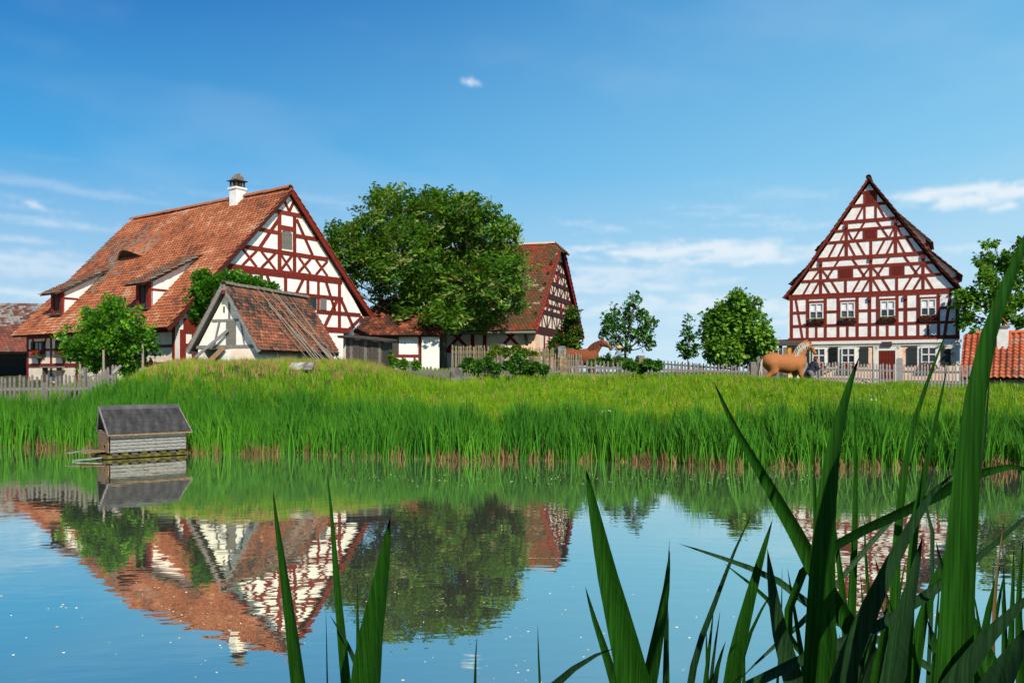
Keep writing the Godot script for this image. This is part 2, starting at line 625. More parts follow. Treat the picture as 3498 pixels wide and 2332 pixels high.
func slab(parent: Node, called: String, pts: Array, t: float, mtl: Material) -> MeshInstance3D:
	# a flat plate through the given corner points (counter-clockwise seen from outside), t thick towards the inside
	var mb := MB.new()
	var n: Vector3 = (pts[1] - pts[0]).cross(pts[2] - pts[0]).normalized()
	for i in range(1, pts.size() - 1):
		mb.tri(pts[0], pts[i], pts[i + 1])
		mb.tri(pts[0] - n * t, pts[i + 1] - n * t, pts[i] - n * t)
	for i in pts.size():
		var a: Vector3 = pts[i]
		var b: Vector3 = pts[(i + 1) % pts.size()]
		mb.quad(a, a - n * t, b - n * t, b)
	return obj(called, mb, mtl, parent)


func picker(palette_weights: Array, seed_no: int, freq: float, bias = null, patchy := 0.65) -> Callable:
	# chooses a tile tone: patches from noise, single tiles at random
	var f := FastNoiseLite.new()
	f.seed = seed_no
	f.frequency = freq
	f.fractal_octaves = 3
	return func(a: float, b: float) -> int:
		var t := clampf(f.get_noise_2d(a, b) * patchy + 0.5 + rr(-0.3, 0.3), 0.0, 0.999)
		if bias != null:
			t = clampf(t + bias.call(a, b), 0.0, 0.999)
		var s := 0.0
		for k in palette_weights.size():
			s += palette_weights[k]
			if t < s:
				return k
		return palette_weights.size() - 1


# A casement with its frame, bars and panes, in the wall plane z; rows and columns of panes.
func window(parent: Node, x0, y0, x1, y1, z: float, opts := {}) -> Node3D:
	var w: float = x1 - x0
	var h: float = y1 - y0
	var fr: float = opts.get("frame", 0.055)
	var frame: Material = M[opts.get("mat", "white_paint")]
	var mb := MB.new()
	var cx: float = (x0 + x1) * 0.5
	var cy: float = (y0 + y1) * 0.5 - floor_y
	mb.at(x0 + fr * 0.5, cy, z, fr, h, 0.09)
	mb.at(x1 - fr * 0.5, cy, z, fr, h, 0.09)
	mb.at(cx, cy + h * 0.5 - fr * 0.5, z, w - 2 * fr, fr, 0.086)
	mb.at(cx, cy - h * 0.5 + fr * 0.5, z, w - 2 * fr, fr, 0.086)
	mb.at(cx, cy, z - 0.004, fr * 1.1, h - 2 * fr, 0.08)
	var split: float = opts.get("split", 0.45)
	var ty := cy + h * 0.5 - h * split
	for s in [-1, 1]:
		mb.at(cx + s * (w * 0.25 - fr * 0.05), ty, z - 0.002, w * 0.5 - fr * 1.6, fr * 1.1, 0.075)
	var win := obj("window", mb, frame, parent)
	var up: Material = M[opts.get("upper", "glass")]
	var low: Material = M[opts.get("lower", "glass")]
	for s in [-1, 1]:
		var px: float = cx + s * (w * 0.25 - fr * 0.1)
		var top := MB.new()
		top.at(px, (ty + cy + h * 0.5) * 0.5, z - 0.02, w * 0.5 - fr * 1.5, cy + h * 0.5 - ty - fr * 1.5, 0.01)
		obj("pane", top, up, win)
		var bot := MB.new()
		bot.at(px, (ty + cy - h * 0.5) * 0.5, z - 0.02, w * 0.5 - fr * 1.5, ty - cy + h * 0.5 - fr * 1.5, 0.01)
		obj("pane", bot, low, win)
		if opts.has("bar"):
			var bar := MB.new()
			bar.at(px, cy - h * 0.5 + h * 0.17, z - 0.006, w * 0.5 - fr * 1.5, 0.03, 0.03)
			obj("glazing_bar", bar, frame, win)
	return win


func flowers(parent: Node, a: Vector3, b: Vector3, reds: Color, count: int, drop := 0.12):
	# leaves and blossoms along a flower box
	var mb := MB.new()
	var places := []
	var colors := []
	for i in count:
		var p := a.lerp(b, rng.randf()) + Vector3(rr(-0.05, 0.05), rr(-drop, drop), rr(-0.05, 0.08))
		var s := rr(0.03, 0.06)
		places.append(Transform3D(Basis.from_euler(Vector3(rr(-1, 1), rr(0, TAU), rr(-1, 1))).scaled(Vector3(s, s, s)), p))
		colors.append(reds * rr(0.8, 1.2) if rng.randf() < 0.45 else Color(0.05, 0.14, 0.02) * rr(0.7, 1.4))
	for k in 5:
		var t := TAU * k / 5
		mb.quad(Vector3.ZERO, Vector3(cos(t), 0.15, sin(t)), Vector3(cos(t + 0.6) * 1.3, 0.3, sin(t + 0.6) * 1.3), Vector3(cos(t + 1.2), 0.15, sin(t + 1.2)))
	scatter("flowers", mb, M.leaf, places, colors, parent)


# A long shed dormer on the slope that falls towards side * x. line(y) gives the slope's x at a height.
func dormer(parent: Node3D, side: float, z0: float, z1: float, xf: float, y_sill: float, y_head: float, x_top: float, y_top: float, palette: Array, pick: Callable, opts := {}):
	var d := node("dormer", parent)
	var cheek: Material = M[opts.get("cheek", "plaster")]
	var x := side * xf
	# cheeks: triangles from the sill back to where the dormer roof meets the main slope
	for z in [z0 + 0.03, z1 - 0.03]:
		var mb := MB.new()
		var poly := PackedVector2Array([Vector2(x, y_sill - 0.3 - floor_y), Vector2(x, y_head - floor_y), Vector2(side * x_top, y_top - floor_y)])
		mb.prism(poly, Transform3D(Basis(), Vector3(0, 0, z + 0.04)), 0.08)
		obj("cheek", mb, cheek, d)
		var rail := MB.new()
		var ym := lerpf(y_sill, y_head, 0.72)
		var xm := lerpf(xf, x_top, clampf((ym - y_sill + 0.1) / (y_top - y_sill), 0.0, 0.9))
		rail.bar(V(x, ym, z), V(side * xm, ym, z), 0.09, 0.1, Vector3(0, 0, 1))
		obj("timber", rail, M.red_along, d)
	# front: posts, head and sill round a dark shuttered opening
	var fz := (z0 + z1) * 0.5
	for z in [z0 + 0.08, z1 - 0.08]:
		var post := MB.new()
		post.at(x + side * 0.02, (y_sill + y_head) * 0.5 - floor_y, z, 0.16, y_head - y_sill, 0.18)
		obj("post", post, M.red_up, d)
	var back := MB.new()
	back.at(x - side * 0.05, (y_sill + y_head) * 0.5 - floor_y, fz, 0.06, y_head - y_sill, z1 - z0 - 0.3)
	var win := obj("window", back, M.grey_glass, d)
	for s in [-1, 1]:
		var leafm := MB.new()
		var lw := (z1 - z0 - 0.36) * 0.5
		leafm.at(x + side * 0.01, (y_sill + y_head) * 0.5 - floor_y, fz + s * lw * 0.5, 0.03, y_head - y_sill - 0.16, lw * 0.82)
		obj("shutter", leafm, M.grey_dark if s < 0 else M.shutter, win)
	var sill := MB.new()
	sill.at(x + side * 0.1, y_sill - 0.03 - floor_y, fz, 0.24, 0.06, z1 - z0 + 0.14)
	obj("sill", sill, M.grey_dark, d)
	# roof with an overhang in front and at the sides
	var ov := 0.22
	var slope := (y_top - y_head) / (xf - x_top)
	var xo: float = xf + opts.get("eave", 0.45)
	var yo := y_head - slope * 0.25 + 0.04
	var a := V(side * xo, yo, z0 - ov)
	var b := V(side * xo, yo, z1 + ov)
	var e := V(side * x_top, y_top + 0.08, z1 + ov)
	var f := V(side * x_top, y_top + 0.08, z0 - ov)
	slab(d, "roof", [b, a, f, e] if side > 0.0 else [a, b, e, f], 0.045, M.grey_dark)
	lay_tiles(d, a, Vector3(0, 0, 1), z1 - z0 + 2 * ov, (f - a).normalized(), a.distance_to(f), 0.18, 0.16, "flat", palette, pick, 0)


# ---------------------------------------------------------------- the long farmhouse on the left

func build_farmhouse():
	var h := house("farmhouse", -9.023, -32.0, 0.959, 1.65)
	tag(h, "long half-timbered farmhouse with orange tiled roof, two shed dormers and white chimney", "house")
	var L := 11.46
	# walls
	wall_poly(h, [[-4.75, 1.4], [2.95, 1.4], [3.0, 3.7], [4.2, 4.4], [2.95, 6.0], [0, 9.15], [-4.75, 4.0]], M.plaster)
	wall_poly(h, [[-4.75, 1.4], [4.0, 1.4], [4.2, 4.4], [2.95, 6.0], [0, 9.15], [-4.75, 4.0]], M.plaster, -L + 0.25)
	block(h, "wall", M.plaster_cream, -4.75, -4.5, 1.4, 3.98, -L + 0.01, -0.26)
	block(h, "wall", M.plaster, 3.6, 3.85, 1.4, 4.4, -L + 0.01, -0.26)
	block(h, "plinth", M.plaster_pink, -4.79, 2.99, 1.38, 1.95, -0.2, 0.03)
	# gable timber
	timbers(h, [[-0.62, 8.37, 0.72, 8.37, 0.16], [-1.38, 7.53, -0.39, 7.53, 0.14], [0.36, 7.53, 1.52, 7.53, 0.15], [-2.2, 6.77, 2.1, 6.77, 0.16], [-3.05, 5.98, 2.95, 5.98, 0.15], [-3.1, 5.84, 2.9, 5.84, 0.12],
		[-4.0, 5.15, 2.95, 5.15, 0.15], [1.5, 4.52, 4.0, 4.52, 0.15], [-4.6, 3.8, 3.3, 3.8, 0.22]], 0.032)
	timbers(h, [[-0.41, 8.3, -0.41, 6.05, 0.17], [0.34, 8.3, 0.34, 6.05, 0.17], [-1.76, 5.8, -1.76, 5.2, 0.13], [-1.27, 5.8, -1.27, 5.2, 0.13], [-0.11, 5.78, -0.11, 5.2, 0.15], [1.03, 5.79, 1.03, 5.2, 0.14],
		[1.59, 5.8, 1.59, 4.55, 0.13], [2.76, 5.8, 2.76, 3.9, 0.17], [-2.36, 5.76, -2.36, 5.2, 0.13], [-3.48, 5.1, -3.48, 3.9, 0.15], [-2.4, 5.1, -2.4, 3.9, 0.15], [-1.2, 5.1, -1.2, 3.9, 0.15], [0.2, 5.1, 0.2, 3.9, 0.15], [1.05, 5.1, 1.05, 3.9, 0.15]], 0.026)
	timbers(h, [[-0.17, 8.84, 0.07, 8.46, 0.12], [0.28, 8.86, 0.06, 8.42, 0.12], [-0.44, 8.07, -1.35, 6.82, 0.14], [0.44, 8.2, 1.28, 6.84, 0.14], [2.01, 5.8, 2.52, 4.6, 0.14], [2.64, 5.1, 1.9, 3.85, 0.16], [2.87, 5.1, 3.6, 3.9, 0.16],
		[4.12, 4.45, 3.2, 3.75, 0.15], [-1.98, 5.78, -2.2, 5.2, 0.12], [-1.01, 5.77, -0.74, 5.21, 0.13], [0.79, 5.8, 0.45, 5.22, 0.13]], 0.02)
	for k in [[-2.14, -1.49], [-1.28, -0.61], [-0.34, 0.2], [0.54, 1.18], [1.46, 2.09]]:
		timbers(h, [[k[0], 6.68, k[1], 6.05, 0.11]], 0.02)
		timbers(h, [[k[1], 6.68, k[0], 6.05, 0.11]], 0.015)
	# the lower left of the gable is nearly all timber
	for k in [[-4.6, 3.62, -2.9, 3.62, 0.5], [-4.6, 2.9, -2.9, 2.9, 0.22], [-4.6, 2.3, -2.4, 2.3, 0.2]]:
		timbers(h, [k], 0.03)
	for k in [-4.62, -4.15, -3.6, -3.2, -2.75]:
		timbers(h, [[k, 3.5, k, 1.6, 0.24]], 0.024)
	# loft door, hatch and shutter
	var arch := PackedVector2Array([Vector2(-0.31, 6.9), Vector2(0.2, 6.9)])
	for k in 7:
		arch.append(Vector2(-0.055 + 0.255 * cos(PI * k / 6), 7.5 + 0.2 * sin(PI * k / 6)))
	for k in arch.size():
		arch[k].y -= floor_y
	var am := MB.new()
	am.prism(arch, Transform3D(Basis(), Vector3(0, 0, 0.022)), 0.1)
	var door := obj("loft_door", am, M.grey_dark, h)
	for k in 4:
		var bm := MB.new()
		var x := -0.25 + 0.13 * k
		var top := 7.46 + 0.19 * sin(acos(clampf((x + 0.055) / 0.26, -1, 1)))
		bm.at(x, (6.91 + top) * 0.5 - floor_y, 0.028 + 0.004 * (k % 2), 0.118, top - 6.91, 0.02)
		obj("plank", bm, M.grey_up, door)
	timbers(h, [[-0.35, 7.76, 0.3, 7.76, 0.2]], 0.029)
	block(h, "sill", M.trim_white, -0.3, 0.22, 6.84, 6.9, -0.02, 0.06)
	block(h, "window", M.glass, 1.14, 1.5, 4.58, 5.08, -0.1, 0.012)
	block(h, "shutter", M.grey_up, 1.68, 2.0, 4.6, 5.08, 0.03, 0.06)
	# front wall, facing the pond
	var fx := -4.75
	side_timbers(h, [[-11.45, 2.93, -0.3, 2.93, 0.11], [-11.45, 2.28, -0.3, 2.28, 0.16], [-11.45, 3.52, -0.3, 3.52, 0.2], [-11.45, 3.8, -0.3, 3.8, 0.3]], 0.03, fx, -1.0)
	for z in [-11.4, -9.3, -7.15, -5.0, -2.8, -0.35]:
		side_timbers(h, [[z, 3.6, z, 1.5, 0.15]], 0.025, fx, -1.0)
	for z in [-10.35, -8.22, -6.07, -3.9]:
		side_timbers(h, [[z - 0.62, 3.42, z + 0.02, 2.36, 0.12], [z + 0.62, 3.42, z - 0.02, 2.36, 0.12]], 0.018, fx, -1.0)
		var win := block(h, "window", M.brown_beam, fx - 0.03, fx + 0.1, 2.72, 3.3, z - 0.36, z + 0.36)
		block(win, "window_frame", M.red_up, fx - 0.05, fx - 0.02, 2.72, 3.3, z - 0.05, z + 0.01)
		for s in [-1.0, 1.0]:
			block(win, "pane", M.grey_glass, fx - 0.045, fx - 0.035, 2.8, 3.24, z + s * 0.18 - 0.12, z + s * 0.18 + 0.12)
			block(win, "shutter", M.brown_beam, fx - 0.09, fx - 0.05, 2.62, 3.3, z + s * 0.47 - 0.11, z + s * 0.47 + 0.11)
		block(win, "flower_box", M.grey_dark, fx - 0.26, fx - 0.06, 2.58, 2.72, z - 0.36, z + 0.36)
		flowers(win, V(fx - 0.17, 2.8, z - 0.34), V(fx - 0.17, 2.8, z + 0.34), Color(0.75, 0.02, 0.015), 70)
	# roof
	var pal := [Color(0.24, 0.2, 0.15), Color(0.2, 0.075, 0.04), Color(0.33, 0.11, 0.052), Color(0.43, 0.138, 0.06), Color(0.49, 0.18, 0.08), Color(0.54, 0.29, 0.17)]
	var grey_patch := func(a: float, b: float) -> float:   # lichen-grey tiles lie mostly on the far half
		return -0.42 * smoothstep(5.5, 9.5, a) * smoothstep(1.2, 3.0, b) * (1.0 - smoothstep(5.6, 7.4, b)) + 0.12
	var pick := picker([0.08, 0.12, 0.2, 0.28, 0.26, 0.06], 3, 0.35, grey_patch)
	var ridge := V(0, 9.35, 0.2)
	var back := V(0, 9.35, -L - 0.1)
	var e0 := V(-5.337, 3.545, 0.2)
	var e1 := V(-5.337, 3.545, -L - 0.1)
	slab(h, "roof", [ridge, back, e1, e0], 0.1, M.brown_beam)
	lay_tiles(h, e0 + Vector3(0, 0, -0.03), Vector3(0, 0, -1), L + 0.26, (ridge - e0).normalized(), e0.distance_to(ridge), 0.2, 0.165, "flat", pal, pick, 300, null, 0.05)
	var k0 := V(3.16, 5.92, 0.2)
	var k1 := V(3.16, 5.92, -L)
	slab(h, "roof", [ridge + Vector3(0, 0, 0), k0, k1, back], 0.1, M.brown_beam)
	lay_tiles(h, k0, Vector3(0, 0, -1), L, (ridge - k0).normalized(), k0.distance_to(ridge), 0.19, 0.145, "flat", pal, pick, 0, null, 0.05)
	slab(h, "roof", [k0, V(4.5, 4.55, 0.2), V(4.5, 4.55, -L), k1], 0.1, M.brown_beam)
	lay_tiles(h, V(4.5, 4.55, 0.2), Vector3(0, 0, -1), L, (V(3.16, 5.92, 0) - V(4.5, 4.55, 0)).normalized(), 1.9, 0.19, 0.145, "flat", pal, pick, 0, null, 0.05)
	var rt := mat("ridge_clay", Color(0.44, 0.16, 0.075), 0.85, "fine", Vector3(2, 2, 2), 0.4)
	ridge_tiles(h, ridge + Vector3(0, 0.07, 0), back + Vector3(0, 0.07, 0), 0.14, rt)
	# barge boards along the gable edges
	for q in [[ridge, e0], [ridge, k0], [k0, V(4.5, 4.55, 0.2)]]:
		var mb := MB.new()
		mb.bar(q[0] + Vector3(0, -0.08, 0.02), q[1] + Vector3(0, -0.08, 0.02), 0.2, 0.05, Vector3(0, 0, 1))
		obj("barge_board", mb, M.brown_beam if q[0] == ridge and q[1] == e0 else M.red_along, h)
	var dp := [Color(0.24, 0.2, 0.15), Color(0.2, 0.09, 0.05), Color(0.28, 0.12, 0.07), Color(0.34, 0.13, 0.07)]
	var dpick := picker([0.3, 0.3, 0.25, 0.15], 8, 0.8)
	dormer(h, -1.0, -9.45, -8.55, 4.6, 4.42, 5.32, 2.75, 6.36, dp, dpick)
	dormer(h, -1.0, -2.8, -1.95, 4.65, 4.36, 5.3, 2.7, 6.42, dp, dpick)
	eyebrow(h, pal)
	# chimney
	var cz := -2.95
	var cx := -0.22
	var body := MB.new()
	body.at(cx, 9.1 - floor_y, cz, 0.46, 1.3, 0.46)
	var ch := obj("chimney", body, M.plaster, h)
	block(ch, "rim", M.plaster_old, cx - 0.28, cx + 0.28, 9.66, 9.74, cz - 0.28, cz + 0.28)
	var posts := MB.new()
	for x in [-0.19, 0.0, 0.19]:
		for z in [-0.19, 0.0, 0.19]:
			if x != 0.0 or z != 0.0:
				posts.at(cx + x, 9.87 - floor_y, cz + z, 0.06, 0.26, 0.06)
	obj("vent_posts", posts, M.old_boards, ch)
	block(ch, "flue", M.stone, cx - 0.1, cx + 0.1, 9.7, 9.9, cz - 0.1, cz + 0.1)
	block(ch, "cap", M.grey_dark, cx - 0.31, cx + 0.31, 10.0, 10.03, cz - 0.31, cz + 0.31)
	var hat := MB.new()
	hat.prism(PackedVector2Array([Vector2(cx - 0.24, 10.03 - floor_y), Vector2(cx + 0.24, 10.03 - floor_y), Vector2(cx, 10.34 - floor_y)]), Transform3D(Basis(), Vector3(0, 0, cz + 0.22)), 0.44)
	obj("chimney_hood", hat, M.stone, ch)


func eyebrow(h: Node3D, pal: Array):
	# a low arched roof window: the tiles swell up over a dark lens-shaped opening
	var up := (V(0, 9.35, 0) - V(-5.337, 3.545, 0)).normalized()
	var n := Vector3(-up.y, up.x, 0)
	var o := V(-2.28, 6.87, -7.55)
	var e := node("eyebrow_window", h)
	var shell := MB.new()
	var front := MB.new()
	var cols := 24
	var rows := 12
	var pt := func(i: int, j: int) -> Vector3:
		var s := i / float(cols) * 2.0 - 1.0
		var t := j / float(rows)
		var hgt := 0.47 * pow(cos(s * PI / 2), 1.6) * pow(1.0 - t, 1.5)
		return o + Vector3(0, 0, s * 1.15) + up * (t * 1.7) + n * (hgt + 0.06)
	var tones := [pal[2], pal[3], pal[3], pal[1], pal[2], pal[0]]
	for i in cols:
		for j in rows:
			shell.col = tones[rng.randi() % 6]
			shell.quad(pt.call(i, j), pt.call(i + 1, j), pt.call(i + 1, j + 1), pt.call(i, j + 1))
			shell.quad(pt.call(i, j) - n * 0.05, pt.call(i, j + 1) - n * 0.05, pt.call(i + 1, j + 1) - n * 0.05, pt.call(i + 1, j) - n * 0.05)
		var a: Vector3 = pt.call(i, 0)
		var b: Vector3 = pt.call(i + 1, 0)
		shell.quad(a - n * 0.05, b - n * 0.05, b, a)
		var a0 := o + Vector3(0, 0, (i / float(cols) * 2.0 - 1.0) * 1.15) + up * 0.15
		var b0 := o + Vector3(0, 0, ((i + 1) / float(cols) * 2.0 - 1.0) * 1.15) + up * 0.15
		front.quad(a0, b0, b + up * 0.1 - n * 0.05, a + up * 0.1 - n * 0.05)
	obj("eyebrow_roof", shell, M.tile, e)
	obj("opening", front, M.old_boards, e)
	for s in [-0.3, 0.0, 0.3]:
		var bar := MB.new()
		bar.bar(o + up * 0.1 + Vector3(0, 0, s) + n * 0.02, o + up * 0.12 + Vector3(0, 0, s) + n * 0.38, 0.04, 0.04, Vector3(0, 0, 1))
		obj("glazing_bar", bar, M.grey_dark, e)


# ---------------------------------------------------------------- the tall house on the right

func build_town_house():
	var h := house("timber_house", 17.947, -40.0, -0.5, 1.1)
	tag(h, "tall half-timbered gable house, white panels and dark red beams, shuttered ground floor windows", "house")
	var L := 12.0
	wall_poly(h, [[-3.9, 3.5], [3.95, 3.5], [3.95, 5.75], [3.1, 6.85], [0, 11.45], [-3.1, 6.85], [-3.9, 5.75]], M.plaster)
	wall_poly(h, [[-3.9, 0.9], [3.95, 0.9], [3.95, 5.75], [0, 11.45], [-3.9, 5.75]], M.plaster, -L + 0.25)
	block(h, "wall", M.plaster, 3.7, 3.95, 3.5, 5.9, -L + 0.01, -0.26)
	block(h, "wall", M.plaster, -3.9, -3.65, 3.5, 5.9, -L + 0.01, -0.26)
	block(h, "ground_floor", M.plaster_pink, -3.85, 3.9, 0.9, 3.36, -L + 0.02, 0.0)
	# rails
	timbers(h, [[-3.88, 3.68, 3.97, 3.68, 0.2], [-3.79, 4.39, 3.85, 4.39, 0.14], [-3.79, 5.09, -2.86, 5.09, 0.13], [-2.12, 5.09, -1.36, 5.09, 0.13], [-0.62, 5.09, 0.49, 5.09, 0.13], [1.22, 5.09, 2.27, 5.09, 0.13], [3.01, 5.09, 3.85, 5.09, 0.13],
		[-3.88, 5.97, 3.97, 5.97, 0.15], [-3.85, 5.84, 3.92, 5.84, 0.11], [-3.2, 6.71, 3.2, 6.71, 0.15], [-2.85, 7.32, 2.85, 7.32, 0.14], [-2.45, 7.79, 2.45, 7.79, 0.19], [-1.98, 8.63, 1.98, 8.63, 0.14], [-1.6, 9.19, 1.6, 9.19, 0.13], [-1.25, 9.61, 1.25, 9.61, 0.16],
		[-0.8, 10.4, 0.8, 10.4, 0.15], [-0.34, 11.04, 0.34, 11.04, 0.14]], 0.034)
	var posts := []
	for x in [-3.72, -2.93, -2.05, -1.44, -0.54, 0.03, 0.4, 1.28, 1.65, 2.2, 3.08, 3.87]:
		posts.append([x, 3.7, x, 5.88, 0.17 if absf(x) > 3.5 or x in [0.03, 1.65] else 0.145])
	for x in [-2.49, -1.0, 0.84, 2.63]:
		posts.append([x, 3.7, x, 4.36, 0.13])
	for x in [-2.28, 0.09, 2.42]:
		posts.append([x, 5.95, x, 7.8, 0.15])
	for x in [-1.05, 1.21]:
		posts.append([x, 7.8, x, 9.59, 0.155])
	posts.append_array([[0.09, 7.8, 0.09, 8.6, 0.14], [-1.09, 5.98, -1.09, 6.66, 0.14], [1.26, 5.98, 1.26, 6.66, 0.13], [-0.2, 9.6, -0.2, 10.98, 0.12], [0.31, 9.6, 0.31, 10.96, 0.12]])
	for x in [-1.41, -0.77, 0.97, 1.57]:
		posts.append([x, 6.78, x, 7.3, 0.09])
	for x in [-0.24, 0.35]:
		posts.append([x, 8.68, x, 9.16, 0.09])
	for q in posts:
		q[4] *= 0.88
	timbers(h, posts, 0.027)
	timbers(h, [[-2.86, 5.62, -2.11, 5.62, 0.12], [-1.36, 5.6, -0.6, 5.6, 0.11], [0.48, 5.6, 1.22, 5.6, 0.11], [2.27, 5.6, 3.02, 5.6, 0.11], [-2.86, 4.54, -2.11, 4.54, 0.12], [-1.36, 4.54, -0.6, 4.54, 0.12], [0.48, 4.54, 1.22, 4.54, 0.12], [2.27, 4.54, 3.02, 4.54, 0.12]], 0.03)
	var braces := [[-3.51, 5.8, -3.18, 3.77, 0.13], [3.6, 5.8, 3.33, 3.76, 0.15]]
	for x in [-2.28, 0.09, 2.42]:   # leaning pairs on both sides of each post of the lowest gable storey
		for s in [-1, 1]:
			braces.append([x + s * 0.07, 6.66, x + s * 0.43, 6.0, 0.12])
			if absf(x + s * 0.8) < 3.2:
				braces.append([x + s * 0.51, 6.66, x + s * 0.87, 6.0, 0.12])
			braces.append([x + s * 0.08, 7.22, x + s * 0.4, 6.78, 0.11])
	for x in [-1.09, 1.26]:
		for s in [-1, 1]:
			braces.append([x + s * 0.33, 7.7, x + s * 0.9, 6.78, 0.12])
	for x in [-1.05, 1.21]:
		for s in [-1, 1]:
			braces.append([x + s * 0.08, 8.55, x + s * 0.4, 7.86, 0.115])
			braces.append([x + s * 0.5, 8.56, x + s * 0.86, 7.86, 0.12])
			braces.append([x + s * 0.08, 9.12, x + s * 0.28, 8.69, 0.1])
	for s in [-1, 1]:
		braces.append([0.08 + s * 0.27, 9.56, 0.08 + s * 0.78, 8.69, 0.12])
		braces.append([0.06 + s * 0.34, 10.32, 0.06 + s * 0.66, 9.68, 0.11])
	for q in braces:
		q[4] *= 0.86
	timbers(h, braces, 0.019)
	# purlin ends and red loft hatches
	for q in [[-2.28, 7.62], [0.09, 7.68], [2.42, 7.62], [-1.05, 9.42], [1.21, 9.46], [0.03, 5.68], [1.65, 5.68]]:
		block(h, "purlin_end", M.red_along, q[0] - 0.08, q[0] + 0.08, q[1] - 0.1, q[1] + 0.1, 0.0, 0.12)
	for q in [[-0.14, 10.47, 0.26, 10.97], [-0.19, 8.7, 0.3, 9.13], [-1.36, 6.79, -0.82, 7.25], [1.02, 6.79, 1.52, 7.25]]:
		var hatch := block(h, "hatch", M.brown_beam, q[0], q[2], q[1], q[3], -0.03, 0.012)
		var n := 4
		for k in n:
			var w: float = (q[2] - q[0]) / n
			block(hatch, "board", M.red_board, q[0] + w * k + 0.005, q[0] + w * (k + 1) - 0.005, q[1] + 0.01, q[3] - 0.01, 0.012, 0.03)
		for y in [0.25, 0.75]:
			block(hatch, "hinge", M.iron, q[0] + 0.08, q[0] + 0.28, lerpf(q[1], q[3], y) - 0.012, lerpf(q[1], q[3], y) + 0.012, 0.03, 0.036)
	# upper windows with flower boxes
	for q in [[-2.86, -2.12], [-1.36, -0.62], [0.49, 1.22], [2.28, 3.01]]:
		block(h, "reveal", M.red_up, q[0], q[1], 4.6, 5.56, -0.05, 0.004)
		var win := window(h, q[0] + 0.03, 4.62, q[1] - 0.03, 5.55, 0.02, {"upper": "curtain", "lower": "grey_glass" if q[0] < 0.0 else "glass", "bar": true, "split": 0.46})
		block(win, "flower_box", M.brown_beam, q[0] - 0.03, q[1] + 0.03, 4.53, 4.63, 0.05, 0.17)
		flowers(win, V(q[0], 4.67, 0.12), V(q[1], 4.67, 0.12), Color(0.35, 0.03, 0.03), 55, 0.06)
	# ground floor: cornice, corner pilasters, shuttered windows, doorway
	block(h, "cornice", M.trim_white, -4.02, 4.05, 3.42, 3.575, -0.1, 0.14)
	block(h, "cornice", M.trim_white, -3.95, 3.99, 3.3, 3.42, -0.1, 0.07)
	for s in [-1.0, 1.0]:
		var x = s * 3.68
		block(h, "pilaster", M.trim_white, x - 0.3, x + 0.3, 0.95, 3.1, -0.05, 0.05)
		block(h, "pilaster", M.plaster_pink, x - 0.17, x + 0.17, 1.2, 2.98, 0.04, 0.058)
		for y in [3.12, 3.22]:
			block(h, "capital", M.trim_white, x - 0.34, x + 0.34, y, y + 0.07, -0.05, 0.1)
		block(h, "capital", M.ochre, x - 0.31, x + 0.31, 3.19, 3.22, -0.05, 0.08)
		motif(h, Vector2(x, 2.86), 0.1, 0.062)
	block(h, "corner_stone", M.ochre, 3.9, 3.96, 0.95, 3.28, -0.55, -0.0)
	block(h, "corner_stone", M.ochre, -3.91, -3.84, 0.95, 3.28, -0.5, 0.02)
	for q in [[-2.68, -2.04], [-1.28, -0.63], [2.33, 3.0]]:
		block(h, "window_surround", M.trim_white, q[0] - 0.17, q[1] + 0.17, 2.2, 3.34, -0.05, 0.035)
		var win := window(h, q[0], 2.34, q[1], 3.22, 0.075, {"split": 0.42, "bar": true})
		block(win, "flower_box", M.red_board, q[0] - 0.04, q[1] + 0.04, 2.14, 2.3, 0.08, 0.28)
		flowers(win, V(q[0], 2.36, 0.18), V(q[1], 2.36, 0.18), Color(0.6, 0.06, 0.03), 45, 0.07)
		for s in [-1, 1]:
			var cx: float = (q[0] + q[1]) * 0.5 + s * 0.73
			if q[0] < -2.5:
				cx = (q[0] + q[1]) * 0.5 + s * 0.66
			var sh := block(h, "shutter", M.shutter, cx - 0.2, cx + 0.2, 2.32, 3.22, 0.04, 0.075)
			for y in [2.42, 3.1]:
				block(sh, "hinge", M.iron, cx - 0.24, cx + 0.24, y - 0.02, y + 0.02, 0.075, 0.085)
	block(h, "door_surround", M.trim_white, 0.2, 0.44, 1.0, 3.3, -0.05, 0.05)
	block(h, "door_surround", M.trim_white, 1.19, 1.43, 1.0, 3.3, -0.05, 0.05)
	block(h, "door_surround", M.trim_white, 0.442, 1.188, 3.06, 3.3, -0.05, 0.046)
	motif(h, Vector2(0.33, 3.2), 0.07, 0.058)
	motif(h, Vector2(1.31, 3.2), 0.07, 0.058)
	block(h, "vent_window", M.red_up, 0.58, 1.05, 3.29, 3.5, 0.05, 0.15)
	block(h, "vent_window", M.glass, 0.63, 1.0, 3.32, 3.47, 0.13, 0.155)
	var dr := block(h, "door", M.brown_beam, 0.44, 1.19, 1.1, 3.06, -0.05, 0.003)
	for k in 5:
		block(dr, "plank", M.red_board, 0.45 + 0.147 * k, 0.588 + 0.147 * k, 1.1, 3.05, 0.0, 0.016)
	# right-hand wall: a few beams seen at a slant
	side_timbers(h, [[-0.1, 3.66, -9.0, 3.66, 0.2], [-0.1, 5.8, -9.0, 5.8, 0.2], [-0.1, 4.7, -9.0, 4.7, 0.14]], 0.03, 3.95, 1.0)
	for k in 5:
		side_timbers(h, [[-0.1 - k * 1.5, 3.6, -0.1 - k * 1.5, 5.8, 0.16]], 0.024, 3.95, 1.0)
	block(h, "shutter", M.shutter, 3.92, 3.98, 2.3, 3.2, -2.1, -1.6)
	# roof
	var pal := [Color(0.1, 0.06, 0.045), Color(0.16, 0.07, 0.045), Color(0.22, 0.07, 0.04), Color(0.3, 0.1, 0.05)]
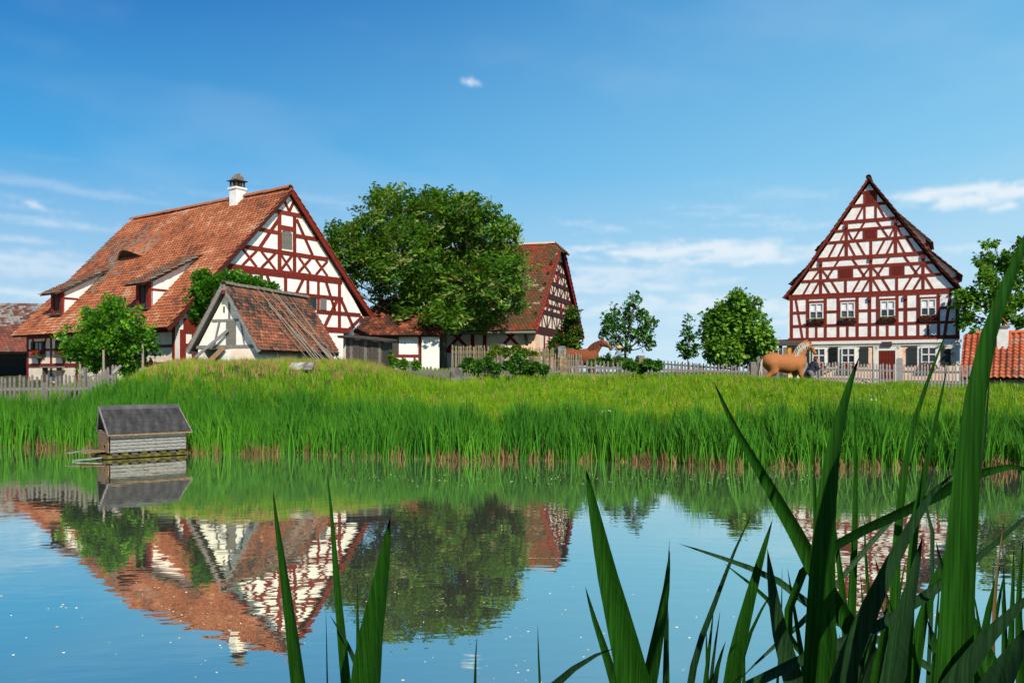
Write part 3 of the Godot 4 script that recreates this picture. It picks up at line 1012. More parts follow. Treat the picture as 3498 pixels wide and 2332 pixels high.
	var pick := picker([0.3, 0.3, 0.25, 0.15], 15, 0.5)
	for s in [-1.0, 1.0]:
		var a := V(0, 11.72, 0.18)
		var b := V(s * 3.16, 7.04, 0.18)
		var e := V(s * 4.1, 5.9, 0.18)
		var back := Vector3(0, 0, -L - 0.5)
		slab(h, "roof", [a, b, b + back, a + back] if s > 0 else [b, a, a + back, b + back], 0.05, M.brown_beam)
		slab(h, "roof", [b, e, e + back, b + back] if s > 0 else [e, b, b + back, e + back], 0.05, M.brown_beam)
		lay_tiles(h, b, Vector3(0, 0, -1), L + 0.5, (a - b).normalized(), a.distance_to(b), 0.19, 0.16, "flat", pal, pick, 0, null, 0.035)
		lay_tiles(h, e, Vector3(0, 0, -1), L + 0.5, (b - e).normalized(), e.distance_to(b), 0.19, 0.16, "flat", pal, pick, 0, null, 0.035)
		for q in [[a, b], [b, e]]:
			var mb := MB.new()
			mb.bar(q[0] + Vector3(0, -0.045, 0.01), q[1] + Vector3(0, -0.045, 0.01), 0.1, 0.05, Vector3(0, 0, 1))
			obj("barge_board", mb, M.red_along, h)
		dormer(h, s, -4.4, -1.8, 2.55, 7.75, 8.75, 0.85, 10.45, pal, pick, {"cheek": "plaster", "eave": 0.2})
		dormer(h, s, -4.6, -1.6, 3.85, 5.95, 6.95, 2.1, 8.6, pal, pick, {"cheek": "plaster", "eave": 0.2})
	ridge_tiles(h, V(0, 11.78, 0.3), V(0, 11.78, -L), 0.13, mat("ridge_dark", Color(0.16, 0.075, 0.05), 0.85))


func motif(h: Node, at: Vector2, r: float, z: float):
	# a small painted rosette: four petals and a dot
	var mb := MB.new()
	for k in 4:
		var a := TAU * k / 4
		mb.at(at.x + cos(a) * r * 0.6, at.y + sin(a) * r * 0.6 - floor_y, z, r * 0.5, r * 0.5, 0.006)
	mb.at(at.x, at.y - r * 1.6 - floor_y, z, r * 0.35, r * 0.35, 0.006)
	obj("painted_rosette", mb, M.red_along, h)


# ---------------------------------------------------------------- the little root cellar house on the mound

func build_root_cellar():
	var h := house("root_cellar", -8.927, -25.0, -0.305, 2.2)
	tag(h, "small root cellar hut with steep old tiled roof and white grey-timbered gable on the mound", "hut")
	var L := 4.56
	wall_poly(h, [[-1.1, 2.0], [-0.95, 2.0], [-0.95, 2.72], [-0.3, 2.72], [-0.3, 2.0], [1.1, 2.0], [1.12, 2.8], [0.02, 4.62], [-1.12, 2.8]], M.plaster_old, 0.0, 0.2)
	wall_poly(h, [[-1.1, 2.0], [1.1, 2.0], [1.12, 2.8], [0, 4.62], [-1.12, 2.8]], M.plaster_old, -L + 0.2, 0.2)
	for s in [-1.0, 1.0]:
		block(h, "wall", M.plaster_old, s * 1.1, s * 0.95, 2.0, 2.85, -L + 0.01, -0.21)
	timbers(h, [[-1.18, 2.79, 1.2, 2.79, 0.1], [-0.58, 3.62, 0.6, 3.62, 0.08]], 0.03, 0.0, "grey_along", "grey_up")
	timbers(h, [[0.06, 4.5, 0.06, 3.66, 0.07], [-0.02, 3.6, -0.02, 2.84, 0.07], [0.27, 3.6, 0.27, 2.84, 0.07], [-0.3, 3.58, -0.5, 2.84, 0.07], [0.48, 3.57, 0.62, 2.84, 0.04]], 0.022, 0.0, "grey_along", "grey_up")
	block(h, "beam_end", M.red_along, 0.0, 0.12, 4.42, 4.54, 0.0, 0.3)
	block(h, "slit", M.old_boards, -0.17, -0.11, 3.86, 4.06, -0.05, 0.006)
	block(h, "hatch", M.grey_up, 0.02, 0.23, 2.84, 3.58, -0.02, 0.016)
	block(h, "foundation", M.plaster_cream, 0.1, 1.1, 2.0, 2.72, -0.1, 0.03)
	var a := V(0, 4.74, 0.22)
	var back := V(0, 4.74, -L)
	var pal := [Color(0.045, 0.035, 0.03), Color(0.1, 0.062, 0.045), Color(0.2, 0.085, 0.05), Color(0.32, 0.11, 0.055), Color(0.46, 0.17, 0.085)]
	var moss := func(_a: float, b: float) -> float: return -0.25 * smoothstep(1.0, 1.6, b) * 0.5
	var pick := picker([0.12, 0.16, 0.24, 0.27, 0.21], 21, 0.6, moss, 0.3)
	for s in [-1.0, 1.0]:
		var e := V(s * 1.33, 2.68, 0.22)
		var e2 := V(s * 1.33, 2.68, -L)
		slab(h, "roof", [a, e, e2, back] if s > 0 else [e, a, back, e2], 0.06, M.grey_dark)
		lay_tiles(h, e, Vector3(0, 0, -1), L + 0.2, (a - e).normalized(), a.distance_to(e) - 0.1, 0.15, 0.125, "flat", pal, pick, 300 if s > 0 else 0)
		var mb := MB.new()
		mb.bar(a + Vector3(0, -0.05, 0.03), e + Vector3(0, -0.07, 0.03), 0.13, 0.05, Vector3(0, 0, 1))
		obj("barge_board", mb, M.grey_along, h)
		var purl := MB.new()
		purl.bar(e + Vector3(-s * 0.06, -0.07, 0), e2 + Vector3(-s * 0.06, -0.07, 0), 0.09, 0.09, Vector3(0, 1, 0))
		obj("eave_beam", purl, M.grey_dark, h)
	ridge_tiles(h, a + Vector3(0, 0.04, 0), back + Vector3(0, 0.04, 0), 0.11, mat("ridge_lichen", Color(0.32, 0.29, 0.22), 0.95, "stain", Vector3(3, 3, 3), 0.6))
	# poles leaning on the roof, and a plank and a board propped against the gable
	for i in 13:
		var z := -1.9 - 0.14 * i
		var root := h.to_global(V(1.75 + rr(-0.1, 0.2), 2.35, z - 0.15))
		var up := rr(1.2, 2.1)
		var top := h.to_global(V(1.33 - (up * 0.646), 2.68 + up, z + rr(0.2, 1.3)) + Vector3(0.1, 0.1, 0))
		top += (top - root).normalized() * rr(0.0, 0.25)
		var o := node("wooden_pole", self, Transform3D(Basis(), root))
		var mb := MB.new()
		var mid := (top - root) * 0.5 + Vector3(rr(-0.03, 0.03), rr(-0.02, 0.02), rr(0.0, 0.04))
		mb.tube([Vector3.ZERO, mid, top - root], [0.022, 0.018, 0.011], 6)
		obj("shaft", mb, M.pole_wood if i % 3 else M.grey_up, o)
		tag(o, "thin weathered bean pole leaning on the root cellar's tiled roof", "pole", "bean poles leaning on the root cellar roof")
	var pl := node("wooden_plank", self, Transform3D(Basis(), h.to_global(V(-0.95, 2.45, 0.35))))
	var m1 := MB.new()
	m1.bar(Vector3.ZERO, h.to_global(V(0.1, 3.32, 0.1)) - h.to_global(V(-0.95, 2.45, 0.35)), 0.09, 0.035, h.global_transform.basis.z)
	obj("board", m1, M.grey_along, pl)
	tag(pl, "grey plank propped slanting against the root cellar gable", "plank")
	var bo := node("brown_board", self, Transform3D(Basis(), h.to_global(V(-0.42, 2.35, 0.3))))
	var m2 := MB.new()
	m2.bar(Vector3.ZERO, h.to_global(V(-0.06, 2.78, 0.1)) - h.to_global(V(-0.42, 2.35, 0.3)), 0.16, 0.04, h.global_transform.basis.z)
	obj("board", m2, M.tan_board, bo)
	tag(bo, "short brown board leaning at the foot of the root cellar gable", "board")


# ---------------------------------------------------------------- barns and sheds

func build_barns():
	# big barn on the right of the tree, seen almost along its gable wall
	var h := house("tithe_barn", 2.75, -46.75, 1.256, 1.9)
	tag(h, "big old barn with mossy red roof and narrow red timber gable beside the large tree", "barn")
	var L := 8.5
	wall_poly(h, [[-5.0, 1.5], [5.0, 1.5], [5.0, 4.3], [0.45, 8.98], [-0.45, 8.98], [-5.0, 4.3]], M.plaster_cream)
	block(h, "wall", M.plaster_cream, -5.0, -4.75, 1.5, 4.3, -L, -0.26)
	block(h, "wall", M.plaster_cream, 4.75, 5.0, 1.5, 4.3, -L, -0.26)
	wall_poly(h, [[-5.0, 1.5], [5.0, 1.5], [5.0, 4.3], [0, 9.4], [-5.0, 4.3]], M.plaster_cream, -L + 0.25)
	for q in [[4.25, 5.0, 0.42], [5.3, 4.0, 0.24], [6.25, 3.1, 0.3], [7.05, 2.35, 0.22], [7.75, 1.7, 0.2], [8.4, 1.1, 0.18], [5.72, 3.6, 0.14]]:
		timbers(h, [[-q[1] + 0.02, q[0], q[1] - 0.02, q[0], q[2]]], 0.05, 0.0, "brown_beam", "brown_beam")
	for r in [[4.45, 5.2, 4.7, 9], [6.4, 6.95, 2.9, 7], [7.15, 7.65, 2.2, 5], [5.4, 6.1, 3.7, 7], [7.85, 8.3, 1.6, 4]]:
		var n: int = r[3]
		for k in n + 1:
			var x: float = -r[2] + 2.0 * r[2] * k / n
			timbers(h, [[x, r[0], x, r[1], 0.13]], 0.035, 0.0, "red_bright", "brown_beam")
			if k < n:
				var x2: float = -r[2] + 2.0 * r[2] * (k + 0.85) / n
				timbers(h, [[x + 0.12, r[1] if k % 2 else r[0], x2, r[0] if k % 2 else r[1], 0.11]], 0.025, 0.0, "brown_beam", "brown_beam")
	for x in [-4.3, -3.2, -2.2, -1.2, 0.2, 1.4, 2.6, 3.8]:
		timbers(h, [[x, 1.8, x, 4.1, 0.2]], 0.04, 0.0, "red_bright", "red_bright")
	timbers(h, [[-4.5, 3.0, 4.9, 3.0, 0.18]], 0.035, 0.0, "red_bright", "red_bright")
	for q in [[-2.6, 5.5], [0.4, 5.5], [2.4, 5.5], [-0.4, 7.2]]:
		block(h, "hatch", M.red_bright, q[0] - 0.18, q[0] + 0.18, q[1], q[1] + 0.5, 0.0, 0.06)
	var win := block(h, "window", M.glass, -1.0, -0.3, 3.2, 3.9, 0.0, 0.03)
	block(win, "shutter", M.red_bright, -1.35, -1.02, 3.15, 3.95, 0.03, 0.07)
	block(h, "corner_post", M.plaster_pink, -5.06, -4.2, 1.5, 4.0, -0.6, 0.045)
	# side wall: yellow stone, then red framing
	for r in 7:
		for c in 3:
			var z := -L + 0.1 + c * 0.95 + (0.45 if r % 2 else 0.0)
			block(h, "stone_block", M.stone_yellow if (r * 5 + c * 3) % 4 else M.stone_sand, -5.045 - rr(0.0, 0.02), -4.9, 1.62 + r * 0.36, 1.62 + r * 0.36 + 0.345, z, z + 0.935)
	side_timbers(h, [[-5.6, 4.12, -0.2, 4.12, 0.2], [-5.6, 3.15, -0.2, 3.15, 0.2], [-5.6, 2.1, -0.2, 2.1, 0.2]], 0.05, -5.0, -1.0, "red_bright")
	for z in [-5.5, -3.5, -2.8, -0.35]:
		side_timbers(h, [[z, 4.1, z, 1.6, 0.2]], 0.045, -5.0, -1.0, "red_bright")
	for z in [-4.5, -1.5]:
		side_timbers(h, [[z - 0.6, 3.1, z + 0.4, 4.1, 0.16], [z + 0.9, 3.1, z - 0.1, 4.1, 0.16]], 0.035, -5.0, -1.0, "red_bright")
	var gut := MB.new()
	gut.tube([V(-5.52, 4.06, 0.2), V(-5.52, 4.08, -L)], [0.08, 0.08], 8)
	obj("gutter", gut, M.grey_along, h)
	for z in [-5.4, -0.4]:
		var br := MB.new()
		br.bar(V(-5.0, 3.4, z), V(-5.4, 4.0, z), 0.12, 0.12, Vector3(0, 0, 1))
		obj("bracket", br, M.grey_dark, h)
	var pal := [Color(0.42, 0.04, 0.02), Color(0.28, 0.05, 0.022), Color(0.17, 0.07, 0.03), Color(0.12, 0.065, 0.028), Color(0.1, 0.07, 0.025), Color(0.36, 0.25, 0.17)]
	var pick := picker([0.1, 0.12, 0.26, 0.22, 0.22, 0.08], 33, 0.28)
	var top := 9.55
	for s in [-1.0, 1.0]:
		var e0 := V(s * 5.5, 4.18, 0.2)
		var e1 := V(s * 5.5, 4.18, -L)
		var m0 := V(s * 0.52, 9.04, 0.2)
		var r0 := V(0, top, -0.2)
		var r1 := V(0, top, -L)
		slab(h, "roof", [r0, m0, e0, e1, r1] if s > 0 else [m0, r0, r1, e1, e0], 0.1, M.brown_beam)
		var up := (r1 - e1).normalized()
		var full := e1.distance_to(r1)
		lay_tiles(h, e0, Vector3(0, 0, -1), L + 0.45, up, full, 0.2, 0.16, "flat", pal, pick, 0, func(a: float, b: float) -> bool: return b < full * 0.9 or a > (b / full - 0.9) / 0.1 * 0.65)
		var mb := MB.new()
		mb.bar(m0 + Vector3(0, -0.1, 0.0), e0 + Vector3(0, -0.1, 0.0), 0.34, 0.06, Vector3(0, 0, 1))
		obj("barge_board", mb, M.red_bright, h)
	slab(h, "hip", [V(0, top, -0.2), V(-0.62, 8.92, 0.5), V(0.62, 8.92, 0.5)], 0.08, M.grey_dark)
	var hl := V(-0.62, 8.92, 0.5)
	var hup := (V(0, top, -0.2) - V(0, 8.92, 0.5)).normalized()
	lay_tiles(h, hl, Vector3(1, 0, 0), 1.24, hup, 1.05, 0.18, 0.16, "flat", pal, pick, 0, func(a: float, b: float) -> bool: return absf(a - 0.62) < 0.62 * (1.0 - b / 1.1))
	ridge_tiles(h, V(0, top + 0.06, -0.2), V(0, top + 0.06, -L), 0.14, mat("ridge_pale", Color(0.5, 0.4, 0.32), 0.9))

	# low barn behind the tree, beside the farmhouse
	var b := house("small_barn", -5.28, -37.0, 0.06, 1.9)
	tag(b, "low tiled barn with white panels and brown plank door between farmhouse and large tree", "barn")
	block(b, "wall", M.plaster, -1.9, 1.85, 1.6, 3.8, -4.5, 0.0)
	timbers(b, [[-1.9, 3.76, 1.84, 3.76, 0.14], [-1.9, 2.75, 1.2, 2.75, 0.12], [1.0, 2.55, 1.86, 2.55, 0.16], [-1.2, 2.3, 1.1, 2.3, 0.16]], 0.04)
	for x in [-0.8, 1.0, 1.76]:
		timbers(b, [[x, 3.72, x, 1.9, 0.16]], 0.032)
	for x in [0.2, 0.75]:
		timbers(b, [[x, 2.7, x, 2.3, 0.09]], 0.03)
	var bd := block(b, "door", M.brown_beam, -0.72, 0.02, 2.78, 3.68, 0.0, 0.02)
	for k in 6:
		block(bd, "plank", M.grey_dark, -0.71 + k * 0.121, -0.6 + k * 0.121, 2.8, 3.66, 0.02, 0.045 + 0.006 * (k % 2))
	block(b, "lean_to_wall", M.plaster_old, 1.08, 1.9, 2.0, 3.7, 0.05, 0.2)
	var pb := [Color(0.06, 0.03, 0.022), Color(0.12, 0.04, 0.025), Color(0.24, 0.07, 0.035), Color(0.36, 0.11, 0.05)]
	var pp := picker([0.3, 0.3, 0.25, 0.15], 41, 0.8)
	var ridge_y := 5.5
	var f0 := V(-2.1, 3.68, 0.4)
	var f1 := V(1.95, 3.68, 0.4)
	var g0 := V(-1.0, ridge_y, -1.9)
	var g1 := V(1.95, ridge_y, -1.9)
	slab(b, "roof", [f0, f1, g1, g0], 0.08, M.brown_beam)
	var ups := (V(0, ridge_y, -1.9) - V(0, 3.68, 0.4)).normalized()
	var len2 := V(0, ridge_y, -1.9).distance_to(V(0, 3.68, 0.4))
	lay_tiles(b, f0, Vector3(1, 0, 0), 4.05, ups, len2, 0.17, 0.15, "flat", pb, pp, 0, func(a: float, t: float) -> bool: return a > 1.1 * t / len2)
	slab(b, "roof", [g0, g1, V(1.95, 3.68, -4.8), V(-2.1, 3.68, -4.8)], 0.08, M.brown_beam)
	slab(b, "hip", [f0, g0, V(-2.1, 3.68, -4.8)], 0.08, M.brown_beam)

	# weathered plank shed in front of it
	var s := house("plank_shed", -5.05, -27.0, -0.12, 2.2)
	tag(s, "weathered grey plank shed with sagging lean-to roof beside the root cellar", "shed")
	var xx := -0.6
	var i := 0
	while xx < 0.58:
		var w := rr(0.1, 0.16)
		block(s, "plank", [M.grey_dark, M.grey_up, M.grey_dark, M.grey_dark][i % 4], xx, xx + w - 0.008, 2.0, 3.14 - 0.1 * (xx + 0.6), -0.03, rr(0.0, 0.025))
		xx += w
		i += 1
	block(s, "side_wall", M.grey_dark, -0.62, -0.57, 2.0, 3.2, -1.3, -0.035)
	block(s, "side_wall", M.grey_dark, 0.6, 0.66, 2.0, 3.04, -1.3, -0.035)
	slab(s, "roof", [V(-0.82, 3.2, 0.22), V(0.82, 3.03, 0.22), V(0.82, 3.13, -1.4), V(-0.82, 3.3, -1.4)], 0.05, M.grey_dark)
	for k in 8:
		var x := -0.82 + k * 0.206
		slab(s, "roof_board", [V(x, 3.225 - 0.104 * (x + 0.82), 0.25 + 0.03 * (k % 3)), V(x + 0.2, 3.225 - 0.104 * (x + 1.02), 0.25 + 0.03 * (k % 3)), V(x + 0.2, 3.325 - 0.104 * (x + 1.02), -1.38), V(x, 3.325 - 0.104 * (x + 0.82), -1.38)], 0.025, M.grey_dark if k % 2 else M.old_boards)

	# barn at the far left edge
	var l := house("side_barn", -25.0, -38.5, 0.15, 1.4)
	tag(l, "old barn with grey-red tiled roof and dark open doorway at the left edge", "barn")
	block(l, "wall", M.grey_dark, -3.0, 2.6, 1.2, 3.1, -6.0, -5.8)
	block(l, "wall", M.grey_dark, 2.3, 2.5, 1.2, 3.1, -5.79, -0.1)
	block(l, "beam", M.grey_dark, -3.0, 3.2, 2.85, 3.05, -0.1, 0.1)
	for k in 14:
		var mb := MB.new()
		mb.bar(V(1.75, 1.3 + 0.11 * k, 0.0), V(2.6, 1.5 + 0.11 * k, 0.0), 0.03, 0.03, Vector3(0, 0, 1))
		obj("lattice_slat", mb, M.grey_up, l)
	block(l, "post", M.grey_dark, 1.68, 1.78, 1.2, 2.9, -0.05, 0.05)
	var pl := [Color(0.3, 0.28, 0.26), Color(0.2, 0.13, 0.1), Color(0.16, 0.06, 0.045), Color(0.24, 0.08, 0.05)]
	var upper := func(_a: float, bb: float) -> float: return 0.25 - 0.5 * smoothstep(1.0, 3.2, bb)
	var lp := picker([0.25, 0.2, 0.3, 0.25], 52, 0.7, upper)
	slab(l, "roof", [V(-3.2, 2.95, 0.5), V(4.6, 2.95, 0.5), V(4.6, 5.5, -3.0), V(-3.2, 5.5, -3.0)], 0.09, M.grey_dark)
	lay_tiles(l, V(-3.2, 2.95, 0.5), Vector3(1, 0, 0), 7.8, Vector3(0, 2.55, -3.5).normalized(), 4.33, 0.19, 0.16, "flat", pl, lp, 0)
	slab(l, "roof", [V(4.6, 2.95, -6.5), V(-3.2, 2.95, -6.5), V(-3.2, 5.5, -3.0), V(4.6, 5.5, -3.0)], 0.09, M.grey_dark)

	# low bake house at the right edge
	var r := house("bake_house", 20.7, -32.05, -0.6, 1.0)
	tag(r, "low outbuilding with bright orange pantile roof and white chimney at the right edge", "house")
	block(r, "wall", M.stone_pale, -1.9, 4.5, 0.7, 1.85, -3.2, 0.0)
	var po := [Color(0.2, 0.1, 0.07), Color(0.4, 0.2, 0.13), Color(0.4, 0.1, 0.045), Color(0.46, 0.12, 0.05), Color(0.5, 0.155, 0.07)]
	var op := picker([0.07, 0.13, 0.3, 0.3, 0.2], 61, 0.9)
	slab(r, "roof", [V(-2.2, 1.75, 0.35), V(4.6, 1.75, 0.35), V(4.6, 3.68, -1.7), V(-1.8, 3.68, -1.7)], 0.07, M.brown_beam)
	lay_tiles(r, V(-2.2, 1.75, 0.37), Vector3(1, 0, 0), 5.0, Vector3(0, 1.93, -2.07).normalized(), 2.8, 0.22, 0.2, "wave", po, op, 300)
	slab(r, "roof", [V(4.6, 1.75, -3.8), V(-2.2, 1.75, -3.8), V(-1.8, 3.68, -1.7), V(4.6, 3.68, -1.7)], 0.07, M.brown_beam)
	slab(r, "gable", [V(-1.9, 1.8, 0.1), V(-1.75, 3.6, -1.7), V(-1.9, 1.8, -3.5)], 0.08, M.plaster)
	ridge_tiles(r, V(-1.85, 3.71, -1.7), V(4.6, 3.71, -1.7), 0.11, mat("ridge_orange", Color(0.55, 0.14, 0.055), 0.85))
	var ch := block(r, "chimney", M.plaster_old, -1.05, -0.65, 2.7, 3.85, -1.3, -0.9)
	block(ch, "rim", M.stone_sand, -1.1, -0.6, 3.85, 3.93, -1.35, -0.85)
	for sd in [-1, 1]:
		slab(ch, "cap_tile", [V(-0.85, 4.28, -0.84), V(-0.85 + sd * 0.25, 3.94, -0.84), V(-0.85 + sd * 0.25, 3.94, -1.36), V(-0.85, 4.28, -1.36)] if sd > 0 else [V(-0.85, 4.28, -1.36), V(-1.1, 3.94, -1.36), V(-1.1, 3.94, -0.84), V(-0.85, 4.28, -0.84)], 0.03, M.ridge_orange)

	# open wood store between the bush-like tree and the town house
	var ws := house("wood_store", 14.05, -41.0, -0.25, 1.4)
	tag(ws, "rough brown timber store beside the tall house's left corner", "shed")
	for k in 9:
		var x := -0.95 + 0.22 * k
		block(ws, "plank", [M.tan_board, M.grey_dark, M.brown_beam, M.ochre][(k * 3) % 4], x, x + 0.18, 1.0, 3.2 + rr(-0.2, 0.3), -0.08 - 0.05 * (k % 2), -0.02)
	block(ws, "beam", M.grey_dark, -1.1, 1.2, 3.35, 3.5, -0.15, 0.1)
	slab(ws, "roof", [V(-1.2, 3.45, 0.02), V(1.3, 3.5, 0.02), V(1.3, 3.75, -1.5), V(-1.2, 3.7, -1.5)], 0.06, M.grey_dark)
	block(ws, "post", M.grey_up, -1.12, -1.0, 1.0, 3.4, -0.05, 0.07)


# ---------------------------------------------------------------- fences

# Pickets along a line; each picket, rail and post is a part of its own.
func fence(called: String, label: String, a: Vector3, b: Vector3, height: float, gap: float, width: float, tone: Material, opts := {}) -> Node3D:
	var o := node(called, self, Transform3D(Basis(), a))
	tag(o, label, "fence")
	var d := b - a
	var along := Vector3(d.x, 0, d.z).normalized()
	var face := along.cross(Vector3.UP)
	if face.z < 0.0:
		face = -face
	var n := int(d.length() / gap)
	var pk := MB.new()
	var tipw: float = opts.get("tip", 0.6)
	var poly := PackedVector2Array([Vector2(-width / 2, 0), Vector2(width / 2, 0), Vector2(width / 2, height - width * 0.7), Vector2(width * 0.5 * (1 - tipw), height), Vector2(-width * 0.5 * (1 - tipw), height), Vector2(-width / 2, height - width * 0.7)])
	pk.prism(poly, Transform3D(Basis(along, Vector3.UP, along.cross(Vector3.UP)), Vector3.ZERO), 0.025)
	var shape := pk.mesh()
	var low: float = opts.get("low", 0.0)
	for i in n + 1:
		var t := i / float(n)
		if opts.has("skip") and opts.skip.call(t):
			continue
		var p := d * t + face * 0.035 + Vector3(0, low + rr(-0.025, 0.02), 0)
		obj("picket", shape, tone, o, Transform3D(Basis(face, rr(-0.03, 0.03)).scaled(Vector3(1, rr(0.95, 1.02), 1)), p))
	for r in opts.get("rails", [0.3, 0.75]):
		var mb := MB.new()
		mb.bar(Vector3(0, low + height * r, 0), d + Vector3(0, low + height * r, 0), opts.get("rail_h", 0.09), 0.05, face)
		obj("rail", mb, opts.get("rail_mat", tone), o)
	for q in opts.get("posts", []):   # [t, height, width, material]
		var mb := MB.new()
		var w: float = q[2]
		var p: Vector3 = d * q[0] + Vector3(0, -0.3, 0)
		var hh: float = q[1] + 0.3
		mb.box(Transform3D(Basis(along, Vector3.UP, along.cross(Vector3.UP)), p + Vector3(0, hh * 0.5, 0) - face * 0.02), Vector3(w, hh, w * 0.8))
		mb.prism(PackedVector2Array([Vector2(-w * 0.5, 0), Vector2(w * 0.5, 0), Vector2(w * 0.32, w * 0.22), Vector2(-w * 0.32, w * 0.22)]), Transform3D(Basis(along, Vector3.UP, along.cross(Vector3.UP)), p + Vector3(0, hh, 0) - face * 0.02 + along.cross(Vector3.UP) * w * 0.4), w * 0.8)
		obj("post", mb, q[3], o)
	return o


func on_land(x: float, z: float, up := 0.0) -> Vector3:
	return Vector3(x, land(x, z) + up, z)


func build_fences():
	# left, below the farmhouse
	fence("picket_fence", "grey picket fence in front of the farmhouse's left end, half sunk in reeds", Vector3(-16.6, 0.78, -24.6), Vector3(-12.7, 0.82, -23.9), 1.1, 0.155, 0.07, M.picket,
		{"rails": [0.32, 0.62], "rail_mat": M.grey_along, "posts": [[0.62, 0.85, 0.13, M.grey_up], [0.96, 1.3, 0.1, M.grey_up]]})
	fence("picket_fence", "short grey fence panel where the left picket fence meets the mound", Vector3(-12.6, 0.85, -23.85), Vector3(-11.9, 1.2, -23.9), 1.05, 0.11, 0.07, M.picket, {"rails": [0.25, 0.7]})
	# tall stake fence before the barn
	fence("stake_fence", "tall pale stake fence with a log rail in front of the barn", on_land(-2.6, -34.0, 0.1), on_land(1.9, -36.5, 0.2), 1.45, 0.085, 0.04, M.picket_tan,
		{"rails": [0.8], "rail_mat": M.moss_plank, "rail_h": 0.13, "posts": [[0.48, 1.5, 0.22, M.grey_up]]})
	fence("stake_fence", "lower stake fence with dry stalks at the foot of the barn gable", on_land(2.0, -36.4, 0.1), on_land(3.2, -37.0, 0.1), 1.3, 0.1, 0.05, M.picket_tan, {"rails": [0.75], "rail_mat": M.moss_plank})
	# old low fence with stone posts between the mound and the meadow
	fence("low_fence", "old low grey fence with leaning stone posts and brambles below the stake fence", on_land(-4.6, -30.3, -0.05), on_land(-2.0, -29.4, -0.1), 0.85, 0.15, 0.07, M.picket,
		{"rails": [0.7], "rail_mat": M.grey_along, "posts": [[0.32, 0.95, 0.26, M.stone], [0.98, 0.8, 0.36, M.stone]]})
	fence("low_fence", "overgrown low fence with two stone posts under brambles", on_land(-1.9, -29.5, -0.1), on_land(2.0, -33.0, 0.0), 0.7, 0.16, 0.07, M.picket,
		{"rails": [0.7], "rail_mat": M.grey_along, "posts": [[0.32, 0.95, 0.32, M.stone], [0.72, 1.1, 0.3, M.stone_sand]]})
	# front fence along the meadow
	fence("picket_fence", "long grey picket fence along the meadow with sandstone post at its left end", on_land(2.05, -33.5, 0.0), on_land(10.6, -34.6, 0.0), 0.95, 0.185, 0.075, M.picket,
		{"rails": [0.35, 0.68], "rail_mat": M.picket, "posts": [[0.01, 1.02, 0.3, M.stone_sand], [0.41, 1.05, 0.33, M.stone_sand], [0.985, 1.05, 0.26, M.picket]]})
	# rear fence, dark against the sky
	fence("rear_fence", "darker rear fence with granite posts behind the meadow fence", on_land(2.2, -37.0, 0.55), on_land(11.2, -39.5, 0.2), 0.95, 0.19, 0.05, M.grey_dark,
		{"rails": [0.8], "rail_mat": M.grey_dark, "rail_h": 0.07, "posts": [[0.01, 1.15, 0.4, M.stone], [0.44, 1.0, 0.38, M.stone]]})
	# in front of the town house
	fence("garden_fence", "short dense grey fence beside the palomino horse", on_land(10.75, -34.7, 0.15), on_land(11.6, -34.6, 0.1), 1.1, 0.085, 0.07, M.picket, {"rails": [0.3, 0.75], "posts": [[0.0, 1.2, 0.12, M.picket]]})
	var gate := fence("garden_gate", "pale picket gate with slanting braces in front of the town house door", on_land(12.2, -33.2, 0.2), on_land(15.3, -31.9, 0.2), 1.05, 0.12, 0.06, M.picket_pale,
		{"rails": [0.36, 0.72], "rail_mat": M.picket, "posts": [[0.0, 1.25, 0.17, M.picket_pale]]})
	for k in 2:
		var mb := MB.new()
		var d := Vector3(3.1, 0, 1.3)
		mb.bar(d * (0.15 + 0.45 * k) + Vector3(0, 0.4, -0.04), d * (0.34 + 0.42 * k) + Vector3(0, 0.75 if k == 0 else 0.1, -0.04), 0.07, 0.04, Vector3(0, 0, 1))
		obj("brace", mb, M.picket, gate)
	fence("garden_fence", "pale picket fence to the right of the garden gate with round white post", on_land(15.45, -31.85, 0.15), on_land(17.9, -30.6, 0.1), 1.05, 0.115, 0.06, M.picket_pale,
		{"rails": [0.36, 0.72], "rail_mat": M.picket, "posts": [[0.02, 1.25, 0.24, M.picket_pale], [0.98, 1.2, 0.2, M.picket]]})


# ---------------------------------------------------------------- duck house on the water

